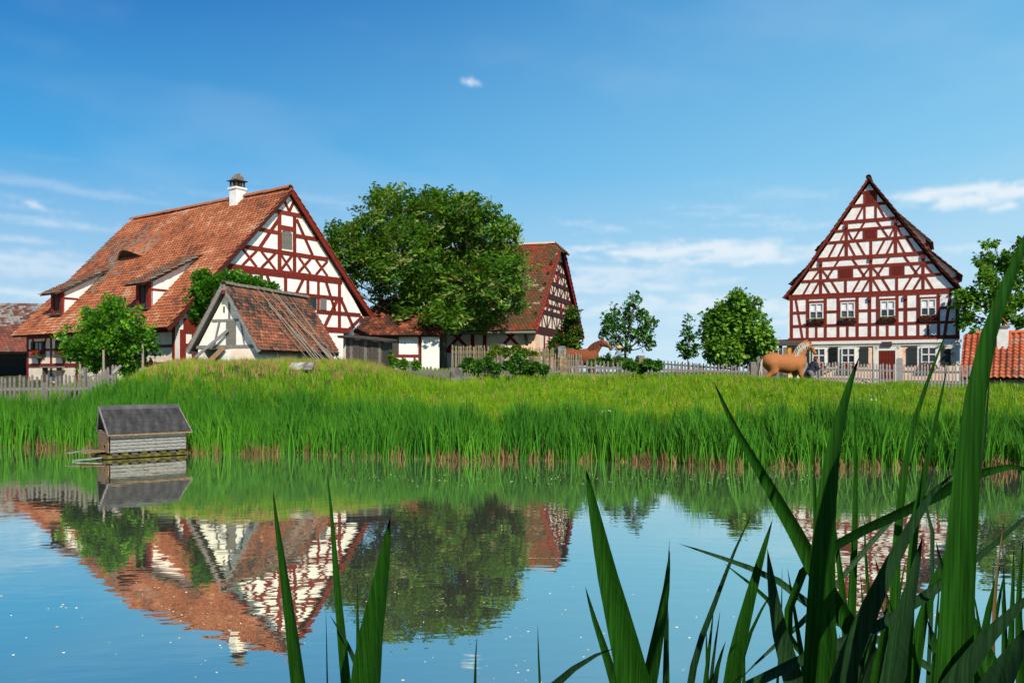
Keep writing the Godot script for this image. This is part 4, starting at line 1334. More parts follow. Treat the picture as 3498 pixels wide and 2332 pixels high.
func build_duck_house():
	floor_y = 0.0
	var h := node("duck_house", self, Transform3D(Basis(Vector3.UP, 0.665), Vector3(-9.23 + 0.85 * 0.787, 0.0, -18.2 - 0.85 * 0.617)))
	tag(h, "small floating duck house with dark felt roof and silvery plank walls on the pond", "duck house")
	var w := 1.7
	var hw := w * 0.5
	var dp := 1.1   # depth
	# raft
	for k in 7:
		var z := -0.1 - dp + 1.2 * k / 6.0
		block(h, "raft_plank", M.moss_plank, -hw - 0.12, hw, 0.02, 0.075 + rr(0, 0.015), z - 0.09, z + 0.08)
	for k in 8:
		var x := -hw + 0.05 + k * 0.21
		block(h, "raft_beam", M.moss_plank if k % 2 else M.grey_dark, x, x + 0.13, 0.08, 0.13, -dp - 0.05, 0.1 + rr(-0.02, 0.05))
	# walls of overlapping planks
	for k in 6:
		var y := 0.14 + 0.079 * k
		var t: float = [0.0, 0.006, 0.002, 0.008, 0.004, 0.0][k]
		var mb := MB.new()
		mb.box(Transform3D(Basis(Vector3.RIGHT, -0.16) * Basis(Vector3.BACK, rr(-0.006, 0.006)), Vector3(0.01, y + 0.04, 0.01 + t)), Vector3(w - 0.05, 0.066, 0.03))
		obj("plank", mb, M.silver_along, h)
		var back := MB.new()
		back.at(0, y + 0.04, -dp, w - 0.05, 0.077, 0.025)
		obj("plank", back, M.silver_along, h)
		for s in [-1.0, 1.0]:
			if s < 0.0 and k in [1]:
				block(h, "plank", M.tan_board, -hw - 0.012, -hw + 0.012, y, y + 0.077, -dp, -0.5)
				block(h, "plank", M.tan_board, -hw - 0.012, -hw + 0.012, y, y + 0.077, -0.2, 0.0)
			else:
				var sd := MB.new()
				sd.at(s * hw, y + 0.039, -dp * 0.5, 0.024, 0.075, dp - 0.02)
				obj("plank", sd, M.tan_board if s < 0 else M.silver_along, h)
	block(h, "lining", M.old_boards, -hw + 0.04, hw - 0.04, 0.13, 0.62, -0.03, -0.01)
	block(h, "floor", M.grey_dark, -hw + 0.02, hw - 0.02, 0.13, 0.15, -dp + 0.02, -0.03)
	for q in [[-0.54, -0.5], [-0.2, -0.16]]:
		block(h, "door_frame", M.tan_board, -hw - 0.025, -hw - 0.013, 0.2, 0.35, q[0], q[1])
	# roof: felt over boards, with a paler ridge strip, steep
	var a := Vector3(-hw - 0.02, 1.21, -dp * 0.5)
	var b := Vector3(hw - 0.04, 1.21, -dp * 0.5)
	var e0 := Vector3(-hw - 0.0, 0.58, 0.16)
	var e1 := Vector3(hw + 0.1, 0.58, 0.16)
	var g0 := Vector3(-hw - 0.0, 0.58, -dp - 0.16)
	var g1 := Vector3(hw + 0.1, 0.58, -dp - 0.16)
	a.x = -hw - 0.1
	e0.x = -hw - 0.04
	slab(h, "roof", [e0, e1, b, a], 0.022, M.felt)
	slab(h, "roof", [g1, g0, a, b], 0.022, M.felt)
	var n := (e1 - e0).cross(b - e0).normalized() * 0.006
	slab(h, "ridge_strip", [a.lerp(e0, 0.15) + n, b.lerp(e1, 0.15) + n, b + n, a + n], 0.004, M.felt_light)
	for q in [[a, e0], [b, e1], [a, g0], [b, g1]]:
		var mb := MB.new()
		mb.bar(q[0] + Vector3(0, -0.04, 0), q[1] + Vector3(0, -0.04, 0), 0.06, 0.022, Vector3(1, 0, 0))
		obj("verge_board", mb, M.grey_along, h)
	for q in [[e0, e1], [g0, g1]]:
		var mb := MB.new()
		mb.bar(q[0] + Vector3(0, -0.025, -0.01), q[1] + Vector3(0, -0.025, -0.01), 0.03, 0.03, Vector3(0, 1, 0))
		obj("eave_lath", mb, M.tan_board, h)
	block(h, "gable", M.grey_dark, hw - 0.06, hw - 0.03, 0.6, 1.05, -dp * 0.6, -dp * 0.4)
	# landing stage at the entrance
	var st := MB.new()
	st.box(Transform3D(Basis(Vector3.BACK, 0.02), Vector3(-hw - 0.25, 0.16, -0.5)), Vector3(0.5, 0.022, 0.44))
	obj("landing_board", st, M.tan_board, h)
	var st2 := MB.new()
	st2.box(Transform3D(Basis(Vector3.UP, 0.25) * Basis(Vector3.BACK, 0.06), Vector3(-hw - 0.48, 0.165, -0.62)), Vector3(0.55, 0.02, 0.16))
	obj("landing_board", st2, M.grey_along, h)
	var ramp := MB.new()
	ramp.box(Transform3D(Basis(Vector3.UP, -0.35) * Basis(Vector3.BACK, 0.08), Vector3(-hw - 0.42, 0.04, 0.02)), Vector3(0.6, 0.025, 0.2))
	obj("ramp", ramp, M.silver_along, h)


# ---------------------------------------------------------------- small things

func build_small_things():
	# stone slab lying in the mound's slope
	var p := on_land(P(1025, 1255, 23.1).x, -23.1, 0.0)
	var s := node("stone_slab", self, Transform3D(Basis(Vector3.UP, 0.1) * Basis(Vector3.RIGHT, 0.62), Vector3(p.x, p.y + 0.12, -23.1)))
	for k in 3:
		var mb := MB.new()
		mb.prism(PackedVector2Array([Vector2(-0.34 + 0.2 * k, -0.19), Vector2(-0.15 + 0.2 * k + (0.1 if k == 2 else 0.0), -0.19), Vector2(-0.07 + 0.2 * k + (0.06 if k == 2 else 0.0), 0.17), Vector2(-0.26 + 0.2 * k, 0.17)]), Transform3D(Basis(Vector3.RIGHT, -PI / 2), Vector3(0, 0.03, 0)), 0.05)
		obj("slab", mb, [M.stone_pale, M.stone_pale, M.stone][k], s)
	tag(s, "pale stone slabs lying in the grass on the mound below the root cellar", "slab")
	# pale kerb stone where the mound drops to the left fence
	var kb := MB.new()
	kb.tube([P(385, 1276, 23.2), P(398, 1262, 23.25), P(413, 1248, 23.3)], [0.05, 0.06, 0.045], 6)
	tag(obj("kerb_stone", kb, M.stone_pale), "long pale stone at the left edge of the mound beside the picket fence", "stone")
	# stakes by the young tree
	for q in [[352, 1195, 1310, 25.2], [272, 1235, 1300, 25.6], [486, 1175, 1228, 25.8]]:
		var a := P(q[0], q[2], q[3])
		var o := node("tree_stake", self, Transform3D(Basis(), a + Vector3(0, -0.5, 0)))
		var mb := MB.new()
		var top: float = P(q[0], q[1], q[3]).y - a.y + 0.5
		mb.tube([Vector3.ZERO, Vector3(0.01, top * 0.5, 0), Vector3(0.0, top, 0)], [0.04, 0.04, 0.036], 7)
		obj("stake", mb, M.pole_wood, o)
		tag(o, {352: "pale round stake just right of the young tree's trunk", 272: "thin stake left of the young tree, beside the fence", 486: "stake standing alone on the mound right of the young tree"}[q[0]], "stake")
	# bench board and iron hoop on the farmhouse wall
	var fh: Node3D = get_node("farmhouse")
	floor_y = 1.65
	var bench := node("wall_bench", self, Transform3D(fh.global_transform.basis, fh.to_global(V(-5.0, 2.2, -8.7))))
	var bm := MB.new()
	bm.at(0, 0, 0, 0.3, 0.045, 1.5)
	obj("board", bm, M.grey_along, bench)
	for z in [-0.6, 0.6]:
		var lm := MB.new()
		lm.at(0.0, -0.37, z, 0.2, 0.7, 0.05)
		obj("leg", lm, M.grey_dark, bench)
	tag(bench, "narrow grey board bench along the farmhouse's left front wall", "bench")
	var hoop := MB.new()
	var pts := []
	var rads := []
	for k in 13:
		pts.append(Vector3(0, -0.42 * sin(PI * k / 12.0), 0.52 * cos(PI * k / 12.0)))
		rads.append(0.014)
	hoop.tube(pts, rads, 5)
	var hp := node("iron_hoop", self, Transform3D(fh.global_transform.basis, fh.to_global(V(-4.79, 2.17, -8.75))))
	obj("ring", hoop, mat("rust", Color(0.3, 0.17, 0.1), 0.9), hp)
	tag(hp, "thin rusty half hoop hanging on the farmhouse wall below the bench board", "hoop")
	# white stone trough behind the palomino's belly
	var tr := node("stone_trough", self, Transform3D(Basis(Vector3.UP, -0.2), on_land(11.75, -33.4, 0.1)))
	var tm := MB.new()
	for q in [[0.0, 0.3, 0.22, 0.8, 0.6, 0.06], [0.0, 0.3, -0.22, 0.8, 0.6, 0.06], [-0.37, 0.3, 0.0, 0.06, 0.6, 0.38], [0.37, 0.3, 0.0, 0.06, 0.6, 0.38], [0.0, 0.1, 0.0, 0.68, 0.2, 0.38]]:
		tm.at(q[0], q[1], q[2], q[3], q[4], q[5])
	obj("basin", tm, M.trim_white, tr)
	tag(tr, "low white trough standing behind the palomino horse", "trough")


# ---------------------------------------------------------------- trees and shrubs

func leaf_spray(count: int, size: float, spread: float, slim := 0.42, seed_no := 1) -> ArrayMesh:
	# a twig's worth of leaves, each folded along its midrib
	var r := RandomNumberGenerator.new()
	r.seed = seed_no
	var mb := MB.new()
	for i in count:
		var b := Basis.from_euler(Vector3(r.randf_range(-1.0, 0.6), r.randf_range(0, TAU), r.randf_range(-0.7, 0.7)))
		var o := Vector3(r.randf_range(-1, 1), r.randf_range(-0.7, 0.7), r.randf_range(-1, 1)) * spread
		var l := size * r.randf_range(0.7, 1.2)
		var w := l * slim
		mb.col = Color.WHITE * r.randf_range(0.75, 1.15)
		mb.col.a = 1.0
		var p := [Vector3(0, 0, 0), Vector3(0, 0.05 * l, l * 0.5), Vector3(0, -0.12 * l, l), Vector3(-w * 0.5, 0.1 * l, l * 0.42), Vector3(w * 0.5, 0.1 * l, l * 0.42)]
		for k in 5:
			p[k] = b * p[k] + o
		mb.tri(p[0], p[1], p[3])
		mb.tri(p[3], p[1], p[2])
		mb.tri(p[0], p[4], p[1])
		mb.tri(p[1], p[4], p[2])
	return mb.mesh()


# lobes: [centre, radius]; twigs lead from the trunk's head to every lobe and leaf sprays fill the lobes' outer shells.
func tree(called: String, label: String, root: Vector3, head: Vector3, r0: float, lobes: Array, sprays: int, spray: ArrayMesh, greens: Array, opts := {}) -> Node3D:
	var o := node(called, self, Transform3D(Basis(), root))
	tag(o, label, opts.get("category", "tree"), opts.get("group", ""))
	var trunk := MB.new()
	var hd := head - root
	trunk.tube([Vector3(0, -0.3, 0), hd * 0.1, hd * 0.5 + Vector3(rr(-0.05, 0.05), 0, 0) * r0 * 8, hd], [r0 * 1.35, r0 * 1.05, r0 * 0.9, r0 * 0.75], 9)
	obj("trunk", trunk, M.bark, o)
	var limbs := MB.new()
	var total := 0.0
	for q in lobes:
		var c: Vector3 = q[0] - root
		var mid := hd.lerp(c, 0.5) + Vector3(rr(-0.1, 0.1), -0.08, rr(-0.1, 0.1)) * hd.distance_to(c)
		var r1: float = r0 * opts.get("limb", 0.42)
		limbs.tube([hd - Vector3(0, r0, 0), mid, c], [r1, r1 * 0.7, r1 * 0.4], 6)
		for k in opts.get("twigs", 7):
			var t = Vector3(rr(-1, 1), rr(-0.4, 1), rr(-1, 1)).normalized() * q[1] * rr(0.6, 1.0)
			var s := mid.lerp(c, rr(0.3, 1.0))
			limbs.tube([s, s.lerp(c + t, 0.5) + Vector3(0, 0.06, 0), c + t], [r1 * 0.35, r1 * 0.22, r1 * 0.08], 4)
		total += q[1] * q[1]
	obj("limbs", limbs, M.bark if not opts.has("limb_mat") else opts.limb_mat, o)
	var places := []
	var colors := []
	var gap := FastNoiseLite.new()
	gap.seed = int(root.x * 10.0) + 77
	gap.frequency = opts.get("gap_size", 0.9)
	var squash: float = opts.get("squash", 0.85)
	var ragged: float = opts.get("ragged", 0.75)
	var limit: float = opts.get("gaps", -0.12)
	for q in lobes:
		var count := int(sprays * q[1] * q[1] / total)
		for i in count:
			var dir := Vector3(rng.randfn(), rng.randfn(), rng.randfn()).normalized()
			var rad: float = q[1] * (0.45 + 0.62 * pow(rng.randf(), 0.6))
			var lump := 1.0 + ragged * gap.get_noise_3dv(dir * 1.6 / gap.frequency * 0.6 + q[0] * 3.0)
			var p: Vector3 = q[0] - root + Vector3(dir.x, dir.y * squash, dir.z) * rad * lump
			if gap.get_noise_3dv(p) < limit:
				continue
			var out := (dir + Vector3(0, -0.25, 0)).normalized()
			var up := Vector3(rr(-0.4, 0.4), 1, rr(-0.4, 0.4)).normalized()
			var side := up.cross(out).normalized()
			var s := rr(0.75, 1.25)
			places.append(Transform3D(Basis(side, out.cross(side), out).rotated(out, rr(-0.6, 0.6)).scaled(Vector3(s, s, s)), p))
			colors.append((greens[rng.randi() % greens.size()] as Color) * rr(0.85, 1.5))
	scatter("crown", spray, M.leaf, places, colors, o)
	return o


func px_lobes(list: Array, d: float, k: float, depth: float) -> Array:
	# [x, y, r] as seen, turned into balls round the distance d
	var out := []
	for q in list:
		var dz := rr(-depth, depth)
		out.append([P(q[0] * k, q[1] * k, d) + Vector3(0, 0, dz), q[2] * k / FOCAL * d])
	return out


func build_trees():
	var k := 3498.0 / 2352.0
	# the big walnut-like tree in the middle
	var d := 39.2
	var walnut := [Color(0.08, 0.205, 0.014), Color(0.055, 0.15, 0.012), Color(0.14, 0.26, 0.02), Color(0.07, 0.185, 0.02), Color(0.065, 0.165, 0.014), Color(0.28, 0.35, 0.1)]
	var lobes := [[1000, 508, 72], [905, 520, 78], [830, 575, 62], [800, 560, 42], [868, 610, 52], [802, 640, 28], [806, 668, 18], [930, 600, 92], [1040, 585, 98], [1110, 545, 70], [1150, 590, 58], [1140, 650, 66], [1060, 670, 92], [955, 675, 92], [1110, 700, 62], [1020, 725, 48], [1000, 465, 34], [880, 465, 34], [940, 728, 36], [1165, 535, 30], [1080, 510, 60], [1180, 690, 30], [985, 735, 34]]
	var foot := on_land(P(1513, 1215, d).x, -d)
	var crown := px_lobes(lobes, d, k, 1.6)
	crown.append_array(px_lobes([[1000, 728, 30], [1040, 735, 26]], 36.6, k, 0.2))
	tree("large_tree", "largest tree, wide dark green crown between the farmhouse and the big barn", foot, P(1513, 1120, d), 0.26, crown, 5600, leaf_spray(11, 0.25, 0.3, 0.4, 5), walnut, {"limb": 0.26, "ragged": 0.8, "limb_mat": mat("pale_limb", Color(0.36, 0.31, 0.2), 0.9), "gaps": -0.16, "gap_size": 0.9})
	# young linden in front of the farmhouse
	d = 26.0
	var fresh := [Color(0.075, 0.23, 0.012), Color(0.05, 0.165, 0.012), Color(0.15, 0.34, 0.02), Color(0.06, 0.19, 0.014)]
	lobes = [[262, 705, 20], [255, 740, 40], [215, 740, 36], [290, 745, 36], [190, 715, 14], [235, 785, 52], [295, 785, 45], [185, 795, 28], [215, 825, 36], [280, 825, 40], [330, 785, 22], [165, 812, 18], [345, 770, 12], [260, 690, 10]]
	tree("young_tree", "bushy bright green young tree in front of the farmhouse's long wall", on_land(P(375, 1290, d).x, -d), P(375, 1210, d), 0.07, px_lobes(lobes, d, k, 0.45), 1700, leaf_spray(9, 0.14, 0.15, 0.7, 6), fresh, {"limb": 0.5, "ragged": 1.7, "gaps": -0.13, "gap_size": 1.4})
	# spreading fruit tree squeezed between farmhouse and root cellar
	d = 28.6
	lobes = [[520, 650, 22], [480, 670, 32], [460, 700, 28], [500, 690, 26], [440, 722, 22], [428, 738, 14], [560, 650, 18], [590, 654, 16], [615, 660, 14], [470, 640, 16], [545, 640, 14]]
	tree("fruit_tree", "leafy fruit tree squeezed between the farmhouse gable and the root cellar", on_land(P(735, 1200, d).x, -d), P(728, 1040, d), 0.06, px_lobes(lobes, d, k, 0.35), 1500, leaf_spray(10, 0.15, 0.15, 0.75, 7), [fresh[0], fresh[1], fresh[3]], {"limb": 0.6, "gaps": -0.3, "gap_size": 1.5})
	# open little tree by the man with the hat
	d = 39.0
	lobes = [[1455, 690, 14], [1450, 715, 20], [1470, 735, 22], [1430, 735, 22], [1405, 725, 16], [1395, 745, 18], [1390, 770, 12], [1440, 765, 26], [1475, 770, 22], [1500, 745, 12], [1490, 790, 16], [1415, 785, 18], [1410, 700, 6], [1458, 672, 6], [1502, 735, 8], [1430, 800, 14], [1395, 760, 16]]
	var dark := [Color(0.05, 0.17, 0.018), Color(0.09, 0.23, 0.02), Color(0.04, 0.12, 0.02)]
	tree("sparse_tree", "small sparse tree with open crown behind the man in the straw hat", on_land(P(2136, 1260, d).x, -d), P(2136, 1195, d), 0.075, px_lobes(lobes, d, k, 0.5), 620, leaf_spray(6, 0.19, 0.16, 0.7, 8), dark, {"limb": 0.5, "twigs": 6, "gaps": -0.05, "gap_size": 2.2})
	lobes = [[1580, 722, 3], [1581, 735, 5], [1580, 750, 7], [1576, 768, 8], [1590, 772, 6], [1570, 795, 10], [1592, 802, 9], [1602, 765, 3], [1580, 812, 10]]
	tree("sapling", "very slender sapling just left of the dense round tree", on_land(P(2350, 1260, d).x, -d), P(2350, 1190, d), 0.03, px_lobes(lobes, d, k, 0.2), 170, leaf_spray(6, 0.17, 0.08, 0.7, 9), dark, {"limb": 0.5, "twigs": 3, "gaps": -0.35})
	lobes = [[1690, 690, 20], [1685, 715, 34], [1660, 735, 36], [1715, 740, 34], [1685, 760, 50], [1650, 770, 30], [1735, 775, 30], [1690, 795, 45], [1650, 805, 30], [1730, 805, 28], [1738, 695, 7], [1765, 790, 12]]
	tree("dense_tree", "dense round bright green tree left of the tall house", on_land(P(2500, 1255, d).x, -d), P(2500, 1215, d), 0.1, px_lobes(lobes, d, k, 0.7), 2500, leaf_spray(10, 0.2, 0.2, 0.75, 10), [Color(0.12, 0.28, 0.02), Color(0.08, 0.2, 0.02), Color(0.2, 0.37, 0.03), Color(0.06, 0.16, 0.02)], {"ragged": 0.7, "gaps": -0.22, "gap_size": 1.3})
	# tree at the right edge
	d = 37.4
	lobes = [[2255, 640, 22], [2290, 640, 30], [2240, 690, 34], [2275, 690, 36], [2215, 680, 20], [2230, 735, 24], [2310, 600, 26], [2270, 595, 20], [2335, 570, 20], [2265, 560, 9], [2330, 640, 26], [2345, 690, 24], [2345, 740, 22], [2300, 720, 26], [2235, 770, 16], [2195, 700, 8], [2375, 600, 40], [2380, 690, 40], [2235, 608, 7], [2290, 560, 8]]
	tree("edge_tree", "loose leafy tree rising at the right edge above the orange roof", on_land(P(3420, 1260, d + 3).x, -d - 3.0), P(3430, 1090, d + 2), 0.1, px_lobes(lobes, d, k, 0.6), 1350, leaf_spray(8, 0.19, 0.18, 0.75, 11), [Color(0.1, 0.24, 0.02), Color(0.07, 0.18, 0.02), Color(0.15, 0.31, 0.03)], {"limb": 0.4, "ragged": 1.3, "gaps": -0.12, "gap_size": 1.5})
	# climbing rose on the barn's gable corner
	d = 41.0
	lobes = [[1300, 770, 14], [1310, 745, 12], [1316, 720, 9], [1290, 790, 16], [1312, 790, 14], [1275, 800, 12], [1318, 765, 10], [1265, 812, 10]]
	var rose := tree("climbing_rose", "climbing rose with dark leaves on the barn's gable corner above the chestnut horse", on_land(P(1948, 1250, d).x, -d), P(1948, 1210, d), 0.04, px_lobes(lobes, d, k, 0.4), 700, leaf_spray(9, 0.17, 0.17, 0.6, 12), [Color(0.05, 0.12, 0.015), Color(0.12, 0.22, 0.02), Color(0.03, 0.09, 0.015)], {"category": "climbing plant", "gaps": -0.3})
	var bp := []
	var bc := []
	for q in lobes:
		for i in 4:
			var s := rr(0.025, 0.045)
			bp.append(Transform3D(Basis.from_euler(Vector3(rr(-1, 1), rr(0, 6), 0)).scaled(Vector3(s, s, s)), P(q[0] * k, q[1] * k, d) + Vector3(rr(-0.3, 0.3), rr(-0.3, 0.3), 0.35) - rose.position))
			bc.append(Color(0.5, 0.03, 0.05) * rr(0.7, 1.2))
	var ball := MB.new()
	ball.ball(Vector3.ZERO, Vector3.ONE, 6)
	scatter("blossoms", ball, M.petal, bp, bc, rose)
	# bushes
	for q in [["bramble_bush", "bramble bush around the leaning stone post of the low fence", [[1490, 835, 12], [1475, 845, 13], [1510, 838, 13], [1455, 842, 10], [1440, 838, 9]], 30.6, 500, dark],
			["bramble_bush", "low bramble bush between the two grey stone posts below the stake fence", [[1075, 832, 14], [1095, 840, 16], [1120, 832, 14], [1060, 845, 10], [1140, 845, 12], [1165, 838, 10], [1180, 848, 10]], 30.0, 900, dark],
			["bramble_bush", "leafy bush in front of the dry stake fence, left of the sandstone post", [[1185, 822, 12], [1205, 838, 14], [1230, 842, 13], [1250, 848, 11], [1215, 850, 12]], 31.2, 700, dark],
			["hop_plant", "yellowish leafy plants climbing the tall stake fence", [[1140, 800, 10], [1160, 806, 12], [1185, 800, 11], [1205, 808, 10], [1130, 812, 9], [1225, 815, 9]], 33.6, 420, [Color(0.16, 0.24, 0.03), Color(0.1, 0.18, 0.02)]],
			["currant_bush", "green bush growing over the rear fence beneath the sparse tree", [[1380, 828, 9], [1400, 832, 10], [1420, 828, 11], [1445, 832, 10], [1360, 832, 8], [1465, 832, 8], [1395, 818, 6]], 36.3, 520, [Color(0.09, 0.24, 0.02), Color(0.06, 0.16, 0.02)]],
			["dock_plant", "tall weeds beside the plank shed's right corner", [[895, 825, 8], [905, 832, 9], [925, 836, 8], [955, 838, 8], [890, 812, 5]], 28.0, 260, [Color(0.12, 0.3, 0.03), Color(0.08, 0.2, 0.02)]]]:
		var pts: Array = px_lobes(q[2], q[3], k, 0.25)
		for e in pts:
			e[1] *= 0.62
		var c: Vector3 = pts[0][0]
		var foot2 := on_land(c.x, c.z)
		tree(q[0], q[1], foot2, Vector3(c.x, maxf(foot2.y + 0.15, c.y - 0.2), c.z), 0.025, pts, q[4], leaf_spray(9, 0.12, 0.11, 0.75, 13), q[5], {"category": "bush", "twigs": 4, "gaps": -0.4, "gap_size": 3.0})


# ---------------------------------------------------------------- grasses

func blade_tuft(count: int, height: float, spread: float, width: float, bend: float, seed_no: int, dry := 0.0) -> ArrayMesh:
	var r := RandomNumberGenerator.new()
	r.seed = seed_no
	var mb := MB.new()
	for i in count:
		var a := r.randf() * TAU
		var o := Vector3(cos(r.randf() * TAU), 0, sin(r.randf() * TAU)) * spread * r.randf()
		var lean := Vector3(cos(a), 0, sin(a)) * bend * r.randf_range(0.2, 1.0)
		var h := height * r.randf_range(0.6, 1.1)
		var w := Vector3(-sin(a + 0.9), 0, cos(a + 0.9)) * width * 0.5
		var p1 := o + Vector3(0, h * 0.55, 0) + lean * h * 0.3
		var p2 := o + Vector3(0, h, 0) + lean * h
		mb.col = Color.WHITE * r.randf_range(0.7, 1.2)
		mb.col.a = 1.0
		mb.quad(o - w, o + w, p1 + w * 0.85, p1 - w * 0.85)
		mb.tri(p1 - w * 0.85, p1 + w * 0.85, p2)
	return mb.mesh()


func sow(x0: float, x1: float, z0: float, z1: float, count: int, keep: Callable, tone: Callable, scale: Vector2) -> Array:
	var places := []
	var colors := []
	for i in count:
		var x := rr(x0, x1)
		var z := rr(z0, z1)
		if absf(x) > -z * 0.72 + 1.0 or not keep.call(x, z):
			continue
		var s := rr(scale.x, scale.y) * (1.0 - 0.45 * mound_share(x, z))
		places.append(Transform3D(Basis(Vector3.UP, rr(0, TAU)).scaled(Vector3(s, s, s)), Vector3(x, land(x, z) - 0.02, z)))
		colors.append(tone.call(x, z))
	return [places, colors]


func mound_share(x: float, z: float) -> float:
	return smoothstep(1.0, 0.5, Vector2((x + 7.7) / 6.3, (z + 25.6) / 5.2).length())


func build_vegetation():
	var patch := FastNoiseLite.new()
	patch.seed = 9
	patch.frequency = 0.35
	patch.fractal_octaves = 3
	# reeds and sedge along the far shore
	var reed_keep := func(x: float, z: float) -> bool:
		var d := -z - shore(x)
		var width := 2.0 + 1.3 * patch.get_noise_2d(x * 0.9, 4.0) + (1.0 if x < -12.0 else 0.0)
		return d > -0.12 and d < width
	var reed_tone := func(x: float, z: float) -> Color:
		var t := 0.5 + 0.5 * patch.get_noise_2d(x * 2.0, z * 2.0)
		return Color(0.025, 0.135, 0.012).lerp(Color(0.075, 0.255, 0.014), clampf(t + rr(-0.3, 0.3), 0, 1))
	for k in 3:
		var r := sow(-17.0, 14.5, -25.0, -14.5, 9000, reed_keep, reed_tone, Vector2(0.75, 1.2))
		for i in r[0].size():
			var p: Transform3D = r[0][i]
			var d := -p.origin.z - shore(p.origin.x)
			var g := (0.72 + 0.5 * clampf(0.5 + 0.9 * patch.get_noise_2d(p.origin.x * 1.4 + 60.0, p.origin.z), 0.0, 1.0)) * (1.0 - 0.3 * smoothstep(0.8, 2.6, d))
			r[0][i] = Transform3D(p.basis.scaled(Vector3(g, g, g)), p.origin)
		var o := scatter("reeds", blade_tuft(13, [0.95, 1.1, 0.8][k], 0.16, 0.022, [0.32, 0.18, 0.5][k], 20 + k), M.grass, r[0], r[1])
		tag(o, ["dense green reeds along the far bank of the pond", "tall upright reed blades standing among the bank's sedge", "arching sedge leaves along the far bank"][k], "reeds", "", "stuff")
	# last year's dead stalks at the water's edge
	var edge := func(x: float, z: float) -> bool:
		var d := -z - shore(x)
		return d > -0.3 and d < 0.25 and patch.get_noise_2d(x * 1.6, 11.0) > rr(-0.5, 0.12)
	var dry := func(_x: float, _z: float) -> Color:
		return Color(0.13, 0.075, 0.03).lerp(Color(0.4, 0.27, 0.12), rng.randf() * rng.randf() + 0.1) * rr(0.5, 1.1)
	var st := sow(-16.0, 14.0, -23.0, -14.5, 20000, edge, dry, Vector2(0.3, 1.3))
	for i in st[0].size():
		var p: Transform3D = st[0][i]
		var tilt := rr(0.5, 1.3) if rng.randf() < 0.12 else rr(0.0, 0.25)
		st[0][i] = Transform3D(Basis(Vector3(cos(i), 0, sin(i)), tilt) * p.basis, Vector3(p.origin.x, maxf(p.origin.y, -0.05), p.origin.z))
	tag(scatter("dead_stalks", blade_tuft(7, 0.34, 0.12, 0.016, 0.3, 31), M.straw, st[0], st[1]), "straw-coloured dead reed stalks along the waterline", "dead reeds", "", "stuff")
	# meadow grass
	var meadow_keep := func(x: float, z: float) -> bool:
		return -z - shore(x) > 1.4
	var meadow_tone := func(x: float, z: float) -> Color:
		var m := mound_share(x, z)
		var t := 0.5 + 0.5 * patch.get_noise_2d(x, z)
		var c := Color(0.095, 0.275, 0.008).lerp(Color(0.25, 0.41, 0.014), clampf(t + rr(-0.35, 0.35), 0, 1))
		var high := smoothstep(1.6, 2.0, land(x, z)) * m
		if rng.randf() < high * 0.5 + 0.04:
			c = Color(0.36, 0.32, 0.08).lerp(Color(0.4, 0.26, 0.11), rng.randf())
		return c * rr(0.8, 1.15)
	for k in 2:
		var r := sow(-17.0, 22.0, -38.0 if k else -29.0, -16.5, 26000, meadow_keep, meadow_tone, Vector2(0.7, 1.25))
		var o := scatter("grass", blade_tuft(16, [0.34, 0.42][k], 0.17, 0.014, 0.4, 40 + k), M.grass, r[0], r[1])
		tag(o, ["meadow grass on the near slope and mound", "taller meadow grass reaching back to the fences"][k], "grass", "", "stuff")
	# pale seed heads standing above the grass
	var stalk := MB.new()
	stalk.tube([Vector3.ZERO, Vector3(0.02, 0.4, 0.01), Vector3(0.05, 0.62, 0.02)], [0.004, 0.003, 0.003], 3)
	stalk.tube([Vector3(0.05, 0.6, 0.02), Vector3(0.07, 0.68, 0.02), Vector3(0.09, 0.74, 0.02)], [0.004, 0.013, 0.003], 4)
	var seeds := sow(-12.0, 20.0, -33.0, -18.0, 900, meadow_keep, func(_x: float, _z: float) -> Color: return Color(0.3, 0.3, 0.12).lerp(Color(0.42, 0.3, 0.16), rng.randf()) * rr(0.7, 1.1), Vector2(0.5, 0.85))
	tag(scatter("seed_heads", stalk, M.straw, seeds[0], seeds[1]), "pale grass seed heads standing above the meadow", "grass", "", "stuff")
	# longer grass round the palomino's legs
	var tall := sow(9.0, 15.5, -31.9, -29.8, 2600, meadow_keep, meadow_tone, Vector2(0.75, 1.2))
	tag(scatter("grass", blade_tuft(16, 0.48, 0.18, 0.014, 0.35, 47), M.grass, tall[0], tall[1]), "long uncut grass round the palomino horse's legs", "grass", "", "stuff")
	# buttercups in the meadow, white umbels here and there
	var fl := MB.new()
	fl.ball(Vector3.ZERO, Vector3(1, 0.5, 1), 6)
	var fp := []
	var fc := []
	for i in 2600:
		var x := rr(-3.0, 19.0)
		var z := rr(-33.0, -17.5)
		if -z - shore(x) < 1.7 or patch.get_noise_2d(x * 0.8 + 30.0, z * 0.8) < -0.05:
			continue
		var s := rr(0.012, 0.024)
		fp.append(Transform3D(Basis().scaled(Vector3(s, s, s)), Vector3(x, land(x, z) + rr(0.28, 0.46), z)))
		fc.append(Color(0.75, 0.52, 0.01) * rr(0.7, 1.1))
	tag(scatter("buttercups", fl, M.petal, fp, fc), "tiny yellow buttercups scattered through the meadow", "flowers", "", "stuff")
	var wp := []
	var wc := []
	for q in [[1995, 1412, 19.6, 34, 0.5], [2755, 1405, 18.4, 5, 0.12], [2010, 1298, 32.0, 8, 0.3], [3010, 1370, 19.5, 5, 0.4], [1870, 1305, 31.0, 5, 0.2]]:
		for i in int(q[3]):
			var c := P(q[0], q[1], q[2])
			var s := rr(0.012, 0.035)
			wp.append(Transform3D(Basis().scaled(Vector3(s, s, s)), c + Vector3(rng.randfn() * q[4], rng.randfn() * 0.05, rr(-0.2, 0.2))))
			wc.append(Color(0.8, 0.8, 0.75))
